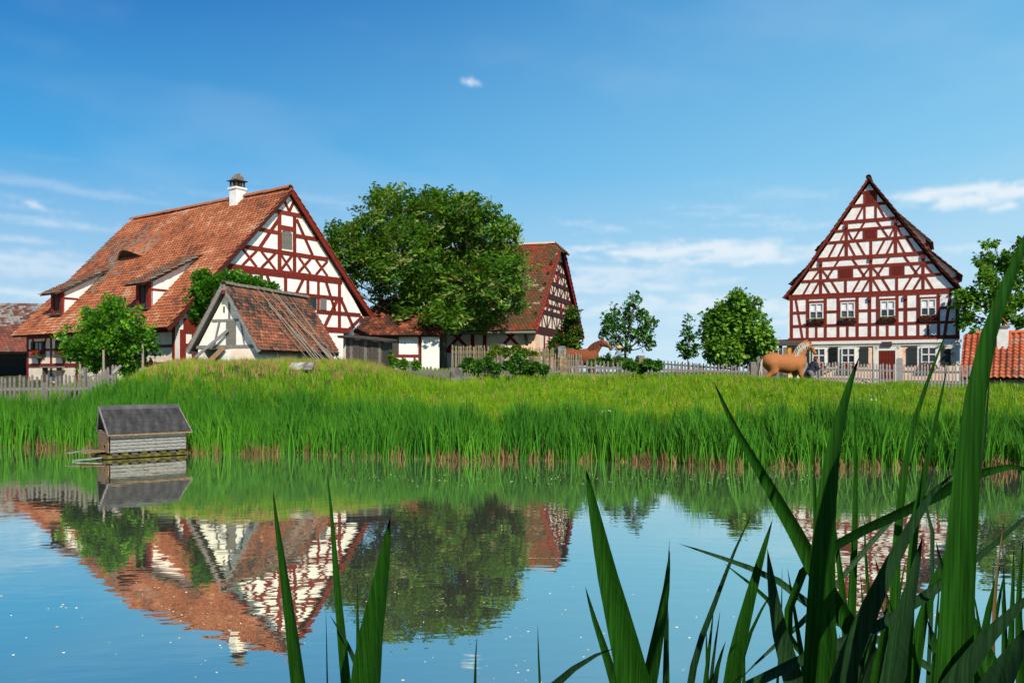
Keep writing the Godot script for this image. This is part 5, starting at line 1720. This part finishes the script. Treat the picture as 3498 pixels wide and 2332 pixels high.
	tag(scatter("white_flowers", fl, M.petal, wp, wc), "white flower heads standing out at the edge of the reeds", "flowers", "", "stuff")
	# bits of fluff and petals afloat
	var sp := []
	var sc := []
	for i in 520:
		var near := rng.randf() < 0.62
		var px := rr(0, 3498) if near else rr(1150, 3000)
		var py := rr(1980, 2330) if near else 1635 + rng.randfn() * 13.0
		if near and patch.get_noise_2d(px * 0.02, py * 0.03) < 0.05:
			continue
		var dd := EYE * FOCAL / (py - LEVEL_Y)
		var s := rr(0.003, 0.007) if near else rr(0.003, 0.008)
		var p := P(px, py, dd)
		sp.append(Transform3D(Basis(Vector3.UP, rr(0, 6)).scaled(Vector3(s * rr(1, 2.2), s, s)), Vector3(p.x, 0.001, p.z)))
		sc.append(Color(0.62, 0.6, 0.48).lerp(Color(0.25, 0.28, 0.1), rng.randf() * 0.8) * rr(0.7, 1.1))
	tag(scatter("floating_fluff", fl, M.petal, sp, sc), "pale fluff and petals floating on the pond", "petals", "", "stuff")


# ---------------------------------------------------------------- reed leaves close to the camera

# A long leaf folded along its midrib. line: [x, y] as seen from tip to the last point in the picture; it runs on to the foot below.
func reed_leaf(plant: Node3D, line: Array, width: float, d: float, mtl: Material, foot: Vector3, twist := 0.3):
	var k := 3498.0 / 2352.0
	var pts := []
	for i in line.size():
		pts.append(P(line[i][0] * k, line[i][1] * k, d * (1.0 - 0.06 * (1.0 - i / float(line.size())))))
	var last: Vector3 = pts[-1]
	var dir: Vector3 = (last - pts[-2]).normalized()
	var visible := 0.0
	for i in pts.size() - 1:
		visible += pts[i].distance_to(pts[i + 1])
	pts.append(last + dir * 0.25)
	pts.append(foot + Vector3(0, 0.55, 0))
	pts.append(foot)
	# smooth the run of points
	var cv := Curve3D.new()
	cv.bake_interval = 0.02
	for i in pts.size():
		var t: Vector3 = (pts[mini(i + 1, pts.size() - 1)] - pts[maxi(i - 1, 0)]) * 0.17
		var pre: float = pts[i].distance_to(pts[maxi(i - 1, 0)])
		var post: float = pts[i].distance_to(pts[mini(i + 1, pts.size() - 1)])
		t = t.normalized()
		cv.add_point(pts[i], -t * pre * 0.3, t * post * 0.3)
	var full := cv.get_baked_length()
	var w := width * k / FOCAL * d
	var mb := MB.new()
	var n := 36
	var rows := []
	for i in n + 1:
		var s := full * pow(i / float(n), 1.25)
		var p := cv.sample_baked(s, true)
		var tg := (cv.sample_baked(minf(s + 0.02, full), true) - cv.sample_baked(maxf(s - 0.02, 0.0), true)).normalized()
		var to_eye := Vector3(sin(twist + s * 0.3), 0.25, cos(twist + s * 0.3)).normalized()
		var side := tg.cross(to_eye).normalized()
		var nn := side.cross(tg).normalized()
		var f := pow(clampf(s / maxf(visible, 0.05), 0.0, 1.0), 0.72)
		var hw := w * 0.5 * (f if s < visible else lerpf(1.0, 0.55, (s - visible) / (full - visible)))
		var cup := hw * 0.38
		rows.append([p - side * hw + nn * cup, p - side * hw * 0.5 + nn * cup * 0.3, p, p + side * hw * 0.5 + nn * cup * 0.3, p + side * hw + nn * cup])
	var grid_n := []
	for i in n + 1:
		var row := []
		for j in 5:
			var a: Vector3 = rows[mini(i + 1, n)][j] - rows[maxi(i - 1, 0)][j]
			var b: Vector3 = rows[i][mini(j + 1, 4)] - rows[i][maxi(j - 1, 0)]
			var nn2 := a.cross(b)
			row.append(nn2.normalized() if nn2.length() > 1e-12 else Vector3.BACK)
		grid_n.append(row)
	for i in n:
		for j in 4:
			mb.stri(rows[i][j], rows[i + 1][j], rows[i + 1][j + 1], grid_n[i][j], grid_n[i + 1][j], grid_n[i + 1][j + 1])
			mb.stri(rows[i][j], rows[i + 1][j + 1], rows[i][j + 1], grid_n[i][j], grid_n[i + 1][j + 1], grid_n[i][j + 1])
	obj("leaf", mb, mtl, plant, Transform3D(Basis(), -plant.position))


func build_foreground():
	var b: Material = M.blade
	var u: Material = M.blade_blue
	# [foot x in the picture, distance, label, leaves: [points, width, material, distance offset]]
	var plants := [
		[760.0, 0.95, "reed plant at the bottom left with three broad upright leaves before the farmhouse's reflection", [
			[[[626, 1122], [640, 1220], [660, 1350], [676, 1460], [690, 1568]], 46, b, 0.0], [[[751, 1082], [763, 1200], [774, 1340], [785, 1460], [795, 1568]], 24, b, 0.1], [[[896, 1186], [884, 1290], [868, 1390], [853, 1480], [845, 1568]], 76, b, -0.1],
			[[[821, 1335], [821, 1420], [823, 1490], [824, 1568]], 13, b, 0.15], [[[757, 1412], [790, 1465], [812, 1510], [830, 1568]], 15, u, 0.12], [[[748, 1395], [750, 1470], [752, 1568]], 5, b, 0.2]]],
		[1130.0, 1.5, "thin single reed shoots at the bottom edge left of the middle", [[[[1096, 1460], [1093, 1510], [1092, 1568]], 8, b, 0.0], [[[1235, 1432], [1237, 1500], [1240, 1568]], 6, b, 0.0]]],
		[1460.0, 0.95, "reed plant at the bottom middle with one long leaf pointing up over the tree's reflection", [
			[[[1346, 1075], [1366, 1180], [1395, 1320], [1425, 1440], [1455, 1568]], 76, b, 0.0], [[[1344, 1345], [1365, 1420], [1392, 1500], [1412, 1568]], 24, b, 0.08], [[[1539, 1262], [1530, 1360], [1510, 1470], [1492, 1568]], 36, b, 0.05],
			[[[1538, 1235], [1534, 1340], [1530, 1450], [1528, 1568]], 11, u, 0.1], [[[1412, 1488], [1360, 1508], [1310, 1540], [1270, 1575]], 20, u, -0.1], [[[1536, 1400], [1534, 1480], [1534, 1568]], 8, b, 0.2]]],
		[1720.0, 0.9, "reed plant right of the middle with crossing narrow leaves and a dark pointed one", [
			[[[1728, 1178], [1690, 1260], [1640, 1390], [1600, 1500], [1588, 1568]], 17, u, 0.1], [[[1776, 1190], [1745, 1290], [1710, 1420], [1690, 1500], [1680, 1568]], 42, b, 0.0], [[[1763, 1258], [1770, 1340], [1785, 1440], [1802, 1510], [1818, 1568]], 58, u, -0.1],
			[[[1558, 1248], [1620, 1268], [1700, 1296], [1780, 1330], [1862, 1392]], 20, u, 0.05], [[[1662, 1292], [1710, 1330], [1760, 1370], [1800, 1440]], 14, b, 0.1], [[[1797, 1300], [1795, 1400], [1790, 1500], [1785, 1568]], 9, b, 0.1],
			[[[1640, 1395], [1630, 1480], [1620, 1568]], 12, b, 0.2], [[[1655, 1400], [1640, 1500], [1632, 1568]], 10, u, 0.2], [[[1622, 1430], [1625, 1568]], 8, b, 0.25], [[[1668, 1470], [1650, 1520], [1640, 1568]], 16, b, 0.15], [[[1790, 1330], [1730, 1440], [1690, 1568]], 12, b, 0.2], [[[1710, 1440], [1708, 1568]], 9, b, 0.2]]],
		[1900.0, 0.72, "tall reed plant with a broad upright leaf crossing the right house's fence", [
			[[[1638, 872], [1690, 985], [1760, 1105], [1830, 1225], [1890, 1340]], 42, b, 0.1], [[[1976, 815], [1940, 920], [1910, 1060], [1892, 1240], [1885, 1420], [1882, 1568]], 74, b, 0.0], [[[1964, 930], [1965, 1080], [1962, 1240], [1955, 1400], [1950, 1568]], 26, b, 0.3],
			[[[1870, 1000], [1872, 1150], [1878, 1350], [1880, 1568]], 20, b, 0.35], [[[1700, 1560], [1760, 1500], [1830, 1440]], 12, u, 0.2], [[[1905, 1130], [1925, 1280], [1940, 1420], [1950, 1568]], 26, b, 0.2], [[[1985, 1180], [1990, 1300], [2000, 1430], [2005, 1568]], 16, b, 0.3]]],
		[2080.0, 0.66, "crowded reed plant near the right edge with dark slanting leaves", [
			[[[2182, 745], [2140, 850], [2095, 985], [2070, 1130], [2055, 1300], [2050, 1568]], 32, b, 0.1], [[[2178, 835], [2155, 940], [2128, 1060], [2100, 1200], [2085, 1400], [2080, 1568]], 34, b, 0.05], [[[2195, 1085], [2150, 1120], [2090, 1210], [2020, 1340], [1960, 1470], [1925, 1568]], 62, u, 0.0],
			[[[2160, 1040], [2110, 1160], [2050, 1300], [1990, 1440], [1955, 1568]], 34, u, 0.15], [[[2120, 1230], [2090, 1350], [2060, 1470], [2045, 1568]], 62, u, -0.05], [[[2010, 1280], [2040, 1400], [2060, 1568]], 30, M.blade_dry, 0.2], [[[2225, 1150], [2180, 1260], [2120, 1400], [2090, 1568]], 40, b, 0.1], [[[2000, 1350], [1980, 1470], [1970, 1568]], 24, b, 0.2]]],
		[2260.0, 0.58, "reed plant at the right edge with the largest leaf rising to the picture's top third", [
			[[[2385, 470], [2340, 590], [2288, 712], [2250, 850], [2226, 1000], [2210, 1180], [2194, 1380], [2184, 1568]], 84, b, 0.0], [[[2275, 850], [2262, 1000], [2240, 1150], [2225, 1350], [2215, 1568]], 22, u, 0.08], [[[2400, 1085], [2350, 1080], [2300, 1066], [2262, 1070], [2235, 1090]], 24, b, 0.1],
			[[[2400, 1150], [2330, 1210], [2260, 1270], [2180, 1330], [2080, 1400]], 24, u, 0.15], [[[2400, 1340], [2330, 1400], [2250, 1480], [2190, 1568]], 52, u, 0.0], [[[2330, 1250], [2325, 1400], [2318, 1568]], 18, b, 0.15], [[[2380, 1420], [2330, 1500], [2290, 1568]], 60, u, -0.05], [[[2210, 1360], [2240, 1450], [2290, 1568]], 48, b, 0.1],
			[[[2300, 1290], [2270, 1400], [2240, 1568]], 28, b, 0.2], [[[2150, 1240], [2180, 1380], [2200, 1568]], 30, u, 0.15], [[[2352, 1230], [2340, 1380], [2345, 1568]], 22, b, 0.2], [[[2130, 1420], [2150, 1500], [2160, 1568]], 40, b, 0.05], [[[2310, 1180], [2290, 1320], [2275, 1568]], 12, M.blade_dry, 0.12]]]]
	var k := 3498.0 / 2352.0
	for q in plants:
		var root := P(q[0] * k, 2332, q[1])
		root.y = maxf(land(root.x, root.z), -0.3)
		root.z -= 0.1
		var o := node("reed_plant", self, Transform3D(Basis(), root))
		tag(o, q[2], "reed", "reeds close to the camera")
		for lf in q[3]:
			var foot := root + Vector3(rr(-0.05, 0.05), 0, rr(-0.05, 0.05))
			reed_leaf(o, lf[0], lf[1], q[1] + lf[3], lf[2], foot, rr(-0.55, 0.35))
		if q[0] > 1850.0:   # small shoots round the foot of the crowded plants
			for i in 9:
				var x0: float = q[0] + rr(-95, 95)
				var top := rr(1270, 1480)
				var lean := rr(-60, 60)
				reed_leaf(o, [[x0 + lean, top], [x0 + lean * 0.5, (top + 1568) * 0.5], [x0, 1568]], rr(8, 26), q[1] + rr(0.1, 0.5), b if rng.randf() < 0.6 else u, root + Vector3(rr(-0.1, 0.1), 0, rr(-0.2, 0.05)), rr(-0.6, 0.5))


# ---------------------------------------------------------------- horses and people

# Meshes a body given as tapered capsules [a, b, radius a, radius b, squeeze]: their smooth union on a grid, as surface nets.
func body_mesh(mb: MB, bones: Array, cell: float, blend: float):
	var lo := Vector3.ONE * 1e9
	var hi := -lo
	for q in bones:
		var r := Vector3.ONE * (maxf(q[2], q[3]) + blend + cell * 2.0)
		lo = lo.min(q[0] - r).min(q[1] - r)
		hi = hi.max(q[0] + r).max(q[1] + r)
	var nx := int((hi.x - lo.x) / cell) + 2
	var ny := int((hi.y - lo.y) / cell) + 2
	var nz := int((hi.z - lo.z) / cell) + 2
	var f := PackedFloat32Array()
	f.resize(nx * ny * nz)
	f.fill(1.0)
	for q in bones:
		var a: Vector3 = q[0]
		var ab: Vector3 = q[1] - a
		var ll := maxf(ab.length_squared(), 1e-9)
		var sq: float = q[4] if q.size() > 4 else 1.0   # >1 flattens the bone sideways (z)
		var reach := Vector3.ONE * (maxf(q[2], q[3]) + blend + cell * 2.0)
		var s := ((q[0] as Vector3).min(q[1]) - reach - lo) / cell
		var e := ((q[0] as Vector3).max(q[1]) + reach - lo) / cell
		for i in range(maxi(0, int(s.x)), mini(nx, int(e.x) + 1)):
			for j in range(maxi(0, int(s.y)), mini(ny, int(e.y) + 1)):
				for k in range(maxi(0, int(s.z)), mini(nz, int(e.z) + 1)):
					var p := lo + Vector3(i, j, k) * cell - a
					var t := clampf(p.dot(ab) / ll, 0.0, 1.0)
					var off := p - ab * t
					off.z *= sq
					var d := off.length() - lerpf(q[2], q[3], t)
					var at := (i * ny + j) * nz + k
					var g := f[at]
					var h := clampf(0.5 + 0.5 * (g - d) / blend, 0.0, 1.0)
					f[at] = lerpf(g, d, h) - blend * h * (1.0 - h)
	var ids := {}
	var verts := []
	var norms := []
	for i in nx - 1:
		for j in ny - 1:
			for k in nz - 1:
				var inside := 0
				var c := []
				for e in 8:
					var val := f[((i + (e & 1)) * ny + j + ((e >> 1) & 1)) * nz + k + (e >> 2)]
					c.append(val)
					if val < 0.0:
						inside += 1
				if inside == 0 or inside == 8:
					continue
				var sum := Vector3.ZERO
				var cnt := 0
				for e in 8:
					for bit in [1, 2, 4]:
						if not (e & bit):
							var o: int = e | bit
							if (c[e] < 0.0) != (c[o] < 0.0):
								var t: float = c[e] / (c[e] - c[o])
								sum += Vector3(e & 1, (e >> 1) & 1, e >> 2).lerp(Vector3(o & 1, (o >> 1) & 1, o >> 2), t)
								cnt += 1
				ids[(i * ny + j) * nz + k] = verts.size()
				verts.append(lo + (Vector3(i, j, k) + sum / cnt) * cell)
				norms.append(Vector3(c[1] + c[3] + c[5] + c[7] - c[0] - c[2] - c[4] - c[6], c[2] + c[3] + c[6] + c[7] - c[0] - c[1] - c[4] - c[5], c[4] + c[5] + c[6] + c[7] - c[0] - c[1] - c[2] - c[3]).normalized())
	var step := [ny * nz, nz, 1]
	for at in ids:
		for ax in 3:
			var u: int = step[(ax + 1) % 3]
			var w: int = step[(ax + 2) % 3]
			var g0 := f[at]
			var g1 := f[at + step[ax]]
			if (g0 < 0.0) == (g1 < 0.0) or not (ids.has(at - u) and ids.has(at - w) and ids.has(at - u - w)):
				continue
			var q := [ids[at], ids[at - u], ids[at - u - w], ids[at - w]]
			if g0 > 0.0:
				q.reverse()
			mb.stri(verts[q[0]], verts[q[1]], verts[q[2]], norms[q[0]], norms[q[1]], norms[q[2]])
			mb.stri(verts[q[0]], verts[q[2]], verts[q[3]], norms[q[0]], norms[q[2]], norms[q[3]])


# A horse facing +x, feet at y = 0, withers about 1.48 m. pose: poll position and muzzle position.
func horse(label: String, at: Vector3, turn: float, coat: Material, hair: Material, poll: Vector3, muzzle: Vector3, blaze: bool) -> Node3D:
	var o := node("horse", self, Transform3D(Basis(Vector3.UP, turn), at))
	tag(o, label, "horse")
	var neck := Vector3(0.5, 1.18, 0)
	var b := [
		[Vector3(-0.55, 1.12, 0), Vector3(0.1, 1.05, 0), 0.34, 0.36, 1.05], [Vector3(0.1, 1.05, 0), Vector3(0.52, 1.1, 0), 0.36, 0.3, 1.15],
		[Vector3(-0.72, 1.16, 0), Vector3(-0.45, 1.16, 0), 0.27, 0.31, 0.95], [Vector3(0.3, 1.28, 0), Vector3(0.05, 1.24, 0), 0.19, 0.2, 1.3], [Vector3(-0.5, 1.28, 0), Vector3(-0.78, 1.22, 0), 0.2, 0.16, 1.0],
		[neck, neck.lerp(poll, 0.5) + Vector3(-0.03, 0.02, 0), 0.27, 0.19, 1.5], [neck.lerp(poll, 0.5) + Vector3(-0.03, 0.02, 0), poll + Vector3(-0.02, -0.05, 0), 0.19, 0.125, 1.45], [Vector3(0.35, 1.32, 0), poll + Vector3(-0.08, -0.02, 0), 0.16, 0.09, 1.8]]
	for s in [-1.0, 1.0]:
		var fx: float = 0.12 if s > 0 else -0.1
		b.append([Vector3(0.47, 1.0, s * 0.13), Vector3(0.5 + fx * 0.5, 0.62, s * 0.15), 0.17, 0.085])
		b.append([Vector3(0.5 + fx * 0.5, 0.62, s * 0.15), Vector3(0.5 + fx, 0.42, s * 0.15), 0.08, 0.06])
		b.append([Vector3(0.5 + fx, 0.42, s * 0.15), Vector3(0.48 + fx, 0.12, s * 0.15), 0.052, 0.045])
		b.append([Vector3(0.48 + fx, 0.12, s * 0.15), Vector3(0.53 + fx, 0.03, s * 0.15), 0.055, 0.07])
		var hx: float = -0.14 if s > 0 else 0.1
		b.append([Vector3(-0.62, 1.05, s * 0.14), Vector3(-0.5 + hx * 0.4, 0.76, s * 0.17), 0.25, 0.16])
		b.append([Vector3(-0.5 + hx * 0.4, 0.76, s * 0.17), Vector3(-0.72 + hx, 0.5, s * 0.16), 0.14, 0.075])
		b.append([Vector3(-0.72 + hx, 0.5, s * 0.16), Vector3(-0.66 + hx, 0.14, s * 0.16), 0.062, 0.048])
		b.append([Vector3(-0.66 + hx, 0.14, s * 0.16), Vector3(-0.59 + hx, 0.03, s * 0.16), 0.055, 0.072])
	var mb := MB.new()
	body_mesh(mb, b, 0.035, 0.09)
	# head with cheek, nose and jaw on a finer grid
	var hb := [[poll + Vector3(-0.03, -0.06, 0), poll.lerp(muzzle, 0.32) + Vector3(0, -0.03, 0), 0.12, 0.12, 1.35], [poll.lerp(muzzle, 0.3), poll.lerp(muzzle, 0.72), 0.105, 0.07, 1.25], [poll.lerp(muzzle, 0.7), muzzle, 0.07, 0.066, 1.05],
		[poll.lerp(muzzle, 0.28) + Vector3(-0.06, -0.08, 0), poll.lerp(muzzle, 0.5) + Vector3(-0.03, -0.06, 0), 0.09, 0.06, 1.4], [muzzle + Vector3(-0.03, -0.045, 0), muzzle + Vector3(0.0, -0.055, 0), 0.045, 0.035, 1.1]]
	for s in [-1.0, 1.0]:
		hb.append([poll + Vector3(0.0, 0.02, s * 0.055), poll + Vector3(0.02, 0.13, s * 0.07), 0.036, 0.01])
		hb.append([poll.lerp(muzzle, 0.33) + Vector3(0.03, 0.02, s * 0.075), poll.lerp(muzzle, 0.36) + Vector3(0.03, 0.02, s * 0.078), 0.026, 0.022])
	body_mesh(mb, hb, 0.018, 0.03)
	obj("body", mb, coat, o)
	for s in [-1.0, 1.0]:
		var eye := MB.new()
		eye.ball(poll.lerp(muzzle, 0.35) + Vector3(0.035, 0.02, s * 0.098), Vector3(0.02, 0.017, 0.012), 8)
		obj("eye", eye, M.iron, o)
		for x in [0.53 + (0.12 if s > 0 else -0.1), -0.6 + (-0.14 if s > 0 else 0.1)]:
			var hoof := MB.new()
			hoof.ball(Vector3(x, 0.045, s * 0.155), Vector3(0.085, 0.05, 0.075), 8)
			obj("hoof", hoof, M.muzzle, o)
	var dark := MB.new()
	dark.ball(muzzle + Vector3(0.012, -0.03, 0), Vector3(0.068, 0.06, 0.064), 10)
	obj("muzzle", dark, M.muzzle, o)
	if blaze:
		var bl := MB.new()
		var n := (muzzle - poll).normalized().cross(Vector3.BACK)
		if n.x < 0.0: n = -n
		bl.tube([poll.lerp(muzzle, 0.15) + n * 0.1, poll.lerp(muzzle, 0.4) + n * 0.1, poll.lerp(muzzle, 0.85) + n * 0.06], [0.018, 0.026, 0.014], 6)
		obj("blaze", bl, M.cream_hair, o)
	# mane: locks falling from the crest on the near side
	var mane := MB.new()
	var crest0 := Vector3(0.3, 1.47, 0)
	for i in 34:
		var t := i / 33.0
		var c := crest0.lerp(poll + Vector3(-0.02, 0.05, 0), t) + Vector3(-0.05, 0.07, 0) * sin(t * PI)
		var l := rr(0.26, 0.42) * (1.0 - 0.25 * t)
		for s in [1.0, -0.4]:
			mane.tube([c + Vector3(0, 0, 0), c + Vector3(rr(-0.02, 0.05), -l * 0.45, s * 0.13), c + Vector3(rr(-0.03, 0.1), -l, s * (0.16 - 0.02 * t))], [0.03, 0.036, 0.008], 5)
	for i in 7:
		var p := poll + Vector3(0.02, 0.03, rr(-0.03, 0.03))
		mane.tube([p, p + Vector3(0.09, -0.02, rr(-0.03, 0.03)), p + Vector3(0.1, -0.17, rr(-0.05, 0.05))], [0.018, 0.02, 0.005], 5)
	obj("mane", mane, hair, o)
	var tail := MB.new()
	for i in 26:
		var z := rr(-0.06, 0.06)
		tail.tube([Vector3(-0.93, 1.3, z * 0.4), Vector3(-1.04 + rr(-0.03, 0.03), 1.1, z), Vector3(-1.06 + rr(-0.06, 0.06), 0.7, z * 1.3), Vector3(-1.05 + rr(-0.08, 0.06), 0.3 + rr(-0.1, 0.1), z * 1.4)], [0.03, 0.035, 0.03, 0.006], 5)
	obj("tail", tail, hair, o)
	# halter: nose band, cheek strap and a lead rope
	var hal := MB.new()
	var nb := poll.lerp(muzzle, 0.66)
	var ring := []
	var rad := []
	var axis := (muzzle - poll).normalized()
	var upv := axis.cross(Vector3.BACK).normalized()
	for k in 11:
		ring.append(nb + upv * cos(TAU * k / 10) * 0.092 + Vector3.BACK * sin(TAU * k / 10) * 0.078)
		rad.append(0.011)
	hal.tube(ring, rad, 5)
	for s in [-1.0, 1.0]:
		hal.tube([nb + Vector3.BACK * s * 0.08, poll.lerp(muzzle, 0.35) + Vector3(-0.08, -0.02, s * 0.098), poll + Vector3(-0.08, 0.02, s * 0.09)], [0.011, 0.011, 0.011], 5)
	obj("halter", hal, M.iron, o)
	return o


# A standing man or helper, facing +x. lean bends the trunk forward.
func person(label: String, at: Vector3, turn: float, height: float, lean: float, top: Material, legs: Material, reach: Vector3, hat: bool) -> Node3D:
	var o := node("person", self, Transform3D(Basis(Vector3.UP, turn), at))
	tag(o, label, "person")
	var k := height / 1.75
	var hip := Vector3(0, 0.92, 0) * k
	var chest := hip + Vector3(sin(lean), cos(lean), 0) * 0.44 * k
	var neck := hip + Vector3(sin(lean), cos(lean), 0) * 0.57 * k
	var head := neck + Vector3(sin(lean * 0.6) + 0.1, cos(lean * 0.6), 0) * 0.15 * k
	var arms := []
	var leg := []
	var hands := []
	for s in [-1.0, 1.0]:
		var sh := chest + Vector3(0, 0.06, s * 0.19) * k
		var hand: Vector3 = reach if s > 0 else hip + Vector3(0.1, -0.12, s * 0.27) * k
		var elbow := sh.lerp(hand, 0.5) + Vector3(-0.08, -0.05, s * 0.05)
		arms.append([sh, elbow, 0.058 * k, 0.045 * k])
		arms.append([elbow, hand, 0.042 * k, 0.03 * k])
		hands.append([hand, (hand - elbow).normalized(), s])
		var knee := Vector3(0.05 * s + 0.03, 0.5 * k, s * 0.1 * k)
		var foot := Vector3(0.09 * s - 0.02, 0.07, s * 0.11 * k)
		leg.append([hip + Vector3(0, -0.02, s * 0.09 * k), knee, 0.095 * k, 0.065 * k])
		leg.append([knee, foot, 0.06 * k, 0.042 * k])
		leg.append([foot + Vector3(-0.03, -0.025, 0), foot + Vector3(0.15, -0.035, 0), 0.042, 0.035])
	var trunk := [[hip, chest, 0.14 * k, 0.165 * k, 0.85], [chest, chest + Vector3(0, 0.06, 0), 0.155 * k, 0.13 * k, 0.75], [chest + Vector3(0, 0.03, -0.16 * k), chest + Vector3(0, 0.03, 0.16 * k), 0.07 * k, 0.07 * k]]
	var mb := MB.new()
	body_mesh(mb, trunk + arms + leg + [[neck - Vector3(0, 0.05, 0), head - Vector3(0.02, 0.05, 0), 0.056 * k, 0.056 * k]], 0.022, 0.035)
	# head: skull, jaw, nose, brow, ears
	var hm := [[head + Vector3(-0.015, 0.02, 0), head + Vector3(0.01, 0.02, 0), 0.092, 0.088, 1.12], [head + Vector3(0.02, -0.05, 0), head + Vector3(0.055, -0.085, 0), 0.06, 0.036, 1.05], [head + Vector3(0.085, 0.01, 0), head + Vector3(0.115, -0.025, 0), 0.012, 0.018, 1.0], [head + Vector3(0.075, 0.03, -0.03), head + Vector3(0.075, 0.03, 0.03), 0.017, 0.017, 1.0]]
	for s in [-1.0, 1.0]:
		hm.append([head + Vector3(-0.005, 0.02, s * 0.083), head + Vector3(-0.01, -0.02, s * 0.083), 0.016, 0.012])
	body_mesh(mb, hm, 0.009, 0.018)
	for q in hands:   # palm, four bent fingers and a thumb
		var d: Vector3 = q[1]
		var side := d.cross(Vector3.UP).normalized()
		var hb := [[q[0], q[0] + d * 0.075, 0.03, 0.034]]
		for i in 4:
			var f0: Vector3 = q[0] + d * 0.085 + side * (i - 1.5) * 0.019
			var l: float = [0.036, 0.044, 0.041, 0.032][i]
			hb.append([f0, f0 + d * l, 0.0088, 0.008])
			hb.append([f0 + d * l, f0 + d * l * 1.4 - Vector3(0, l * 0.8, 0), 0.008, 0.007])
		hb.append([q[0] + d * 0.03 + side * 0.03, q[0] + d * 0.075 + side * 0.055, 0.011, 0.009])
		body_mesh(mb, hb, 0.006, 0.008)
	obj("body", mb, M.skin, o)
	for s in [-1.0, 1.0]:
		var eye := MB.new()
		eye.ball(head + Vector3(0.083, 0.008, s * 0.032), Vector3(0.008, 0.008, 0.012), 6)
		obj("eye", eye, M.iron, o)
	var mouth := MB.new()
	mouth.ball(head + Vector3(0.088, -0.068, 0), Vector3(0.006, 0.005, 0.022), 6)
	obj("mouth", mouth, M.brown_hair, o)
	var grow := func(list: Array, by: float) -> Array: return list.map(func(q): return [q[0], q[1], q[2] + by, q[3] + by, q[4] if q.size() > 4 else 1.0])
	var shirt := MB.new()
	body_mesh(shirt, grow.call(trunk, 0.02) + grow.call([arms[0], arms[1], arms[2], arms[3]].map(func(q): return [q[0], q[0].lerp(q[1], 0.93), q[2], q[3]]), 0.014), 0.022, 0.03)
	obj("shirt", shirt, top, o)
	var trousers := MB.new()
	body_mesh(trousers, grow.call([leg[0], leg[1], leg[3], leg[4]], 0.016) + [[hip + Vector3(0, 0.03, -0.05), hip + Vector3(0, 0.03, 0.05), 0.155 * k, 0.155 * k]], 0.024, 0.04)
	obj("trousers", trousers, legs, o)
	var cap := MB.new()
	if hat:
		var rings := [[0.0, 0.0, 0.2], [0.012, 0.0, 0.19], [0.02, 0.0, 0.105], [0.1, 0.0, 0.09], [0.125, 0.0, 0.06], [0.13, 0.0, 0.0]]
		for i in rings.size() - 1:
			for j in 18:
				var q := []
				for e in [[i, j], [i, j + 1], [i + 1, j + 1], [i + 1, j]]:
					var a: float = TAU * e[1] / 18.0
					var r: float = rings[e[0]][2]
					q.append(head + Vector3(cos(a) * r * 1.08, 0.06 + rings[e[0]][0] + (0.012 * cos(2 * a) if e[0] < 2 else 0.0), sin(a) * r))
				cap.quad(q[0], q[3], q[2], q[1])
		obj("straw_hat", cap, M.straw_hat, o)
	else:
		body_mesh(cap, [[head + Vector3(-0.03, 0.03, 0), head + Vector3(0.0, 0.045, 0), 0.096, 0.09, 1.08]], 0.012, 0.01)
		obj("hair", cap, M.brown_hair, o)
	return o


func build_animals():
	var ch := on_land(P(1990, 1280, 37.6).x, -37.6)
	horse("chestnut horse with white blaze standing behind the rear fence", Vector3(P(1985, 1280, 37.6).x, 1.62, -37.6), 0.0, M.chestnut, M.brown_hair, Vector3(1.02, 1.83, 0), Vector3(1.42, 1.48, 0.02), true)
	horse("palomino horse with cream mane and tail in the meadow before the tall house", Vector3(P(2685, 1290, 32.2).x, 1.27, -32.2), 0.06, M.palomino, M.cream_hair, Vector3(0.86, 1.92, 0), Vector3(1.2, 1.5, 0.02), false)
	person("man in straw hat and blue shirt leading the chestnut horse behind the fence", Vector3(P(2112, 1280, 38.2).x, 1.52, -38.2), 0.0, 1.68, 0.04, M.denim, M.grey_cloth, Vector3(-0.28, 1.15, 0.25), true)
	person("stooping helper in dark jacket half hidden behind the palomino's neck", Vector3(P(2768, 1290, 32.9).x, 1.15, -32.9), 0.2, 1.5, 0.5, M.dark_cloth, M.grey_cloth, Vector3(0.3, 1.05, 0.15), false)
	# lead rope from the hat man's hand to the chestnut's halter
	var a := Vector3(P(1985, 1280, 37.6).x + 1.28, 3.22, -37.55)
	var b := Vector3(P(2112, 1280, 38.2).x - 0.24, 2.66, -37.95)
	var rope := MB.new()
	rope.tube([a, a.lerp(b, 0.5) - Vector3(0, 0.12, 0), b], [0.012, 0.012, 0.012], 5)
	tag(obj("lead_rope", rope, M.white_cloth), "short pale lead rope between the chestnut horse's halter and the man's hand", "rope")
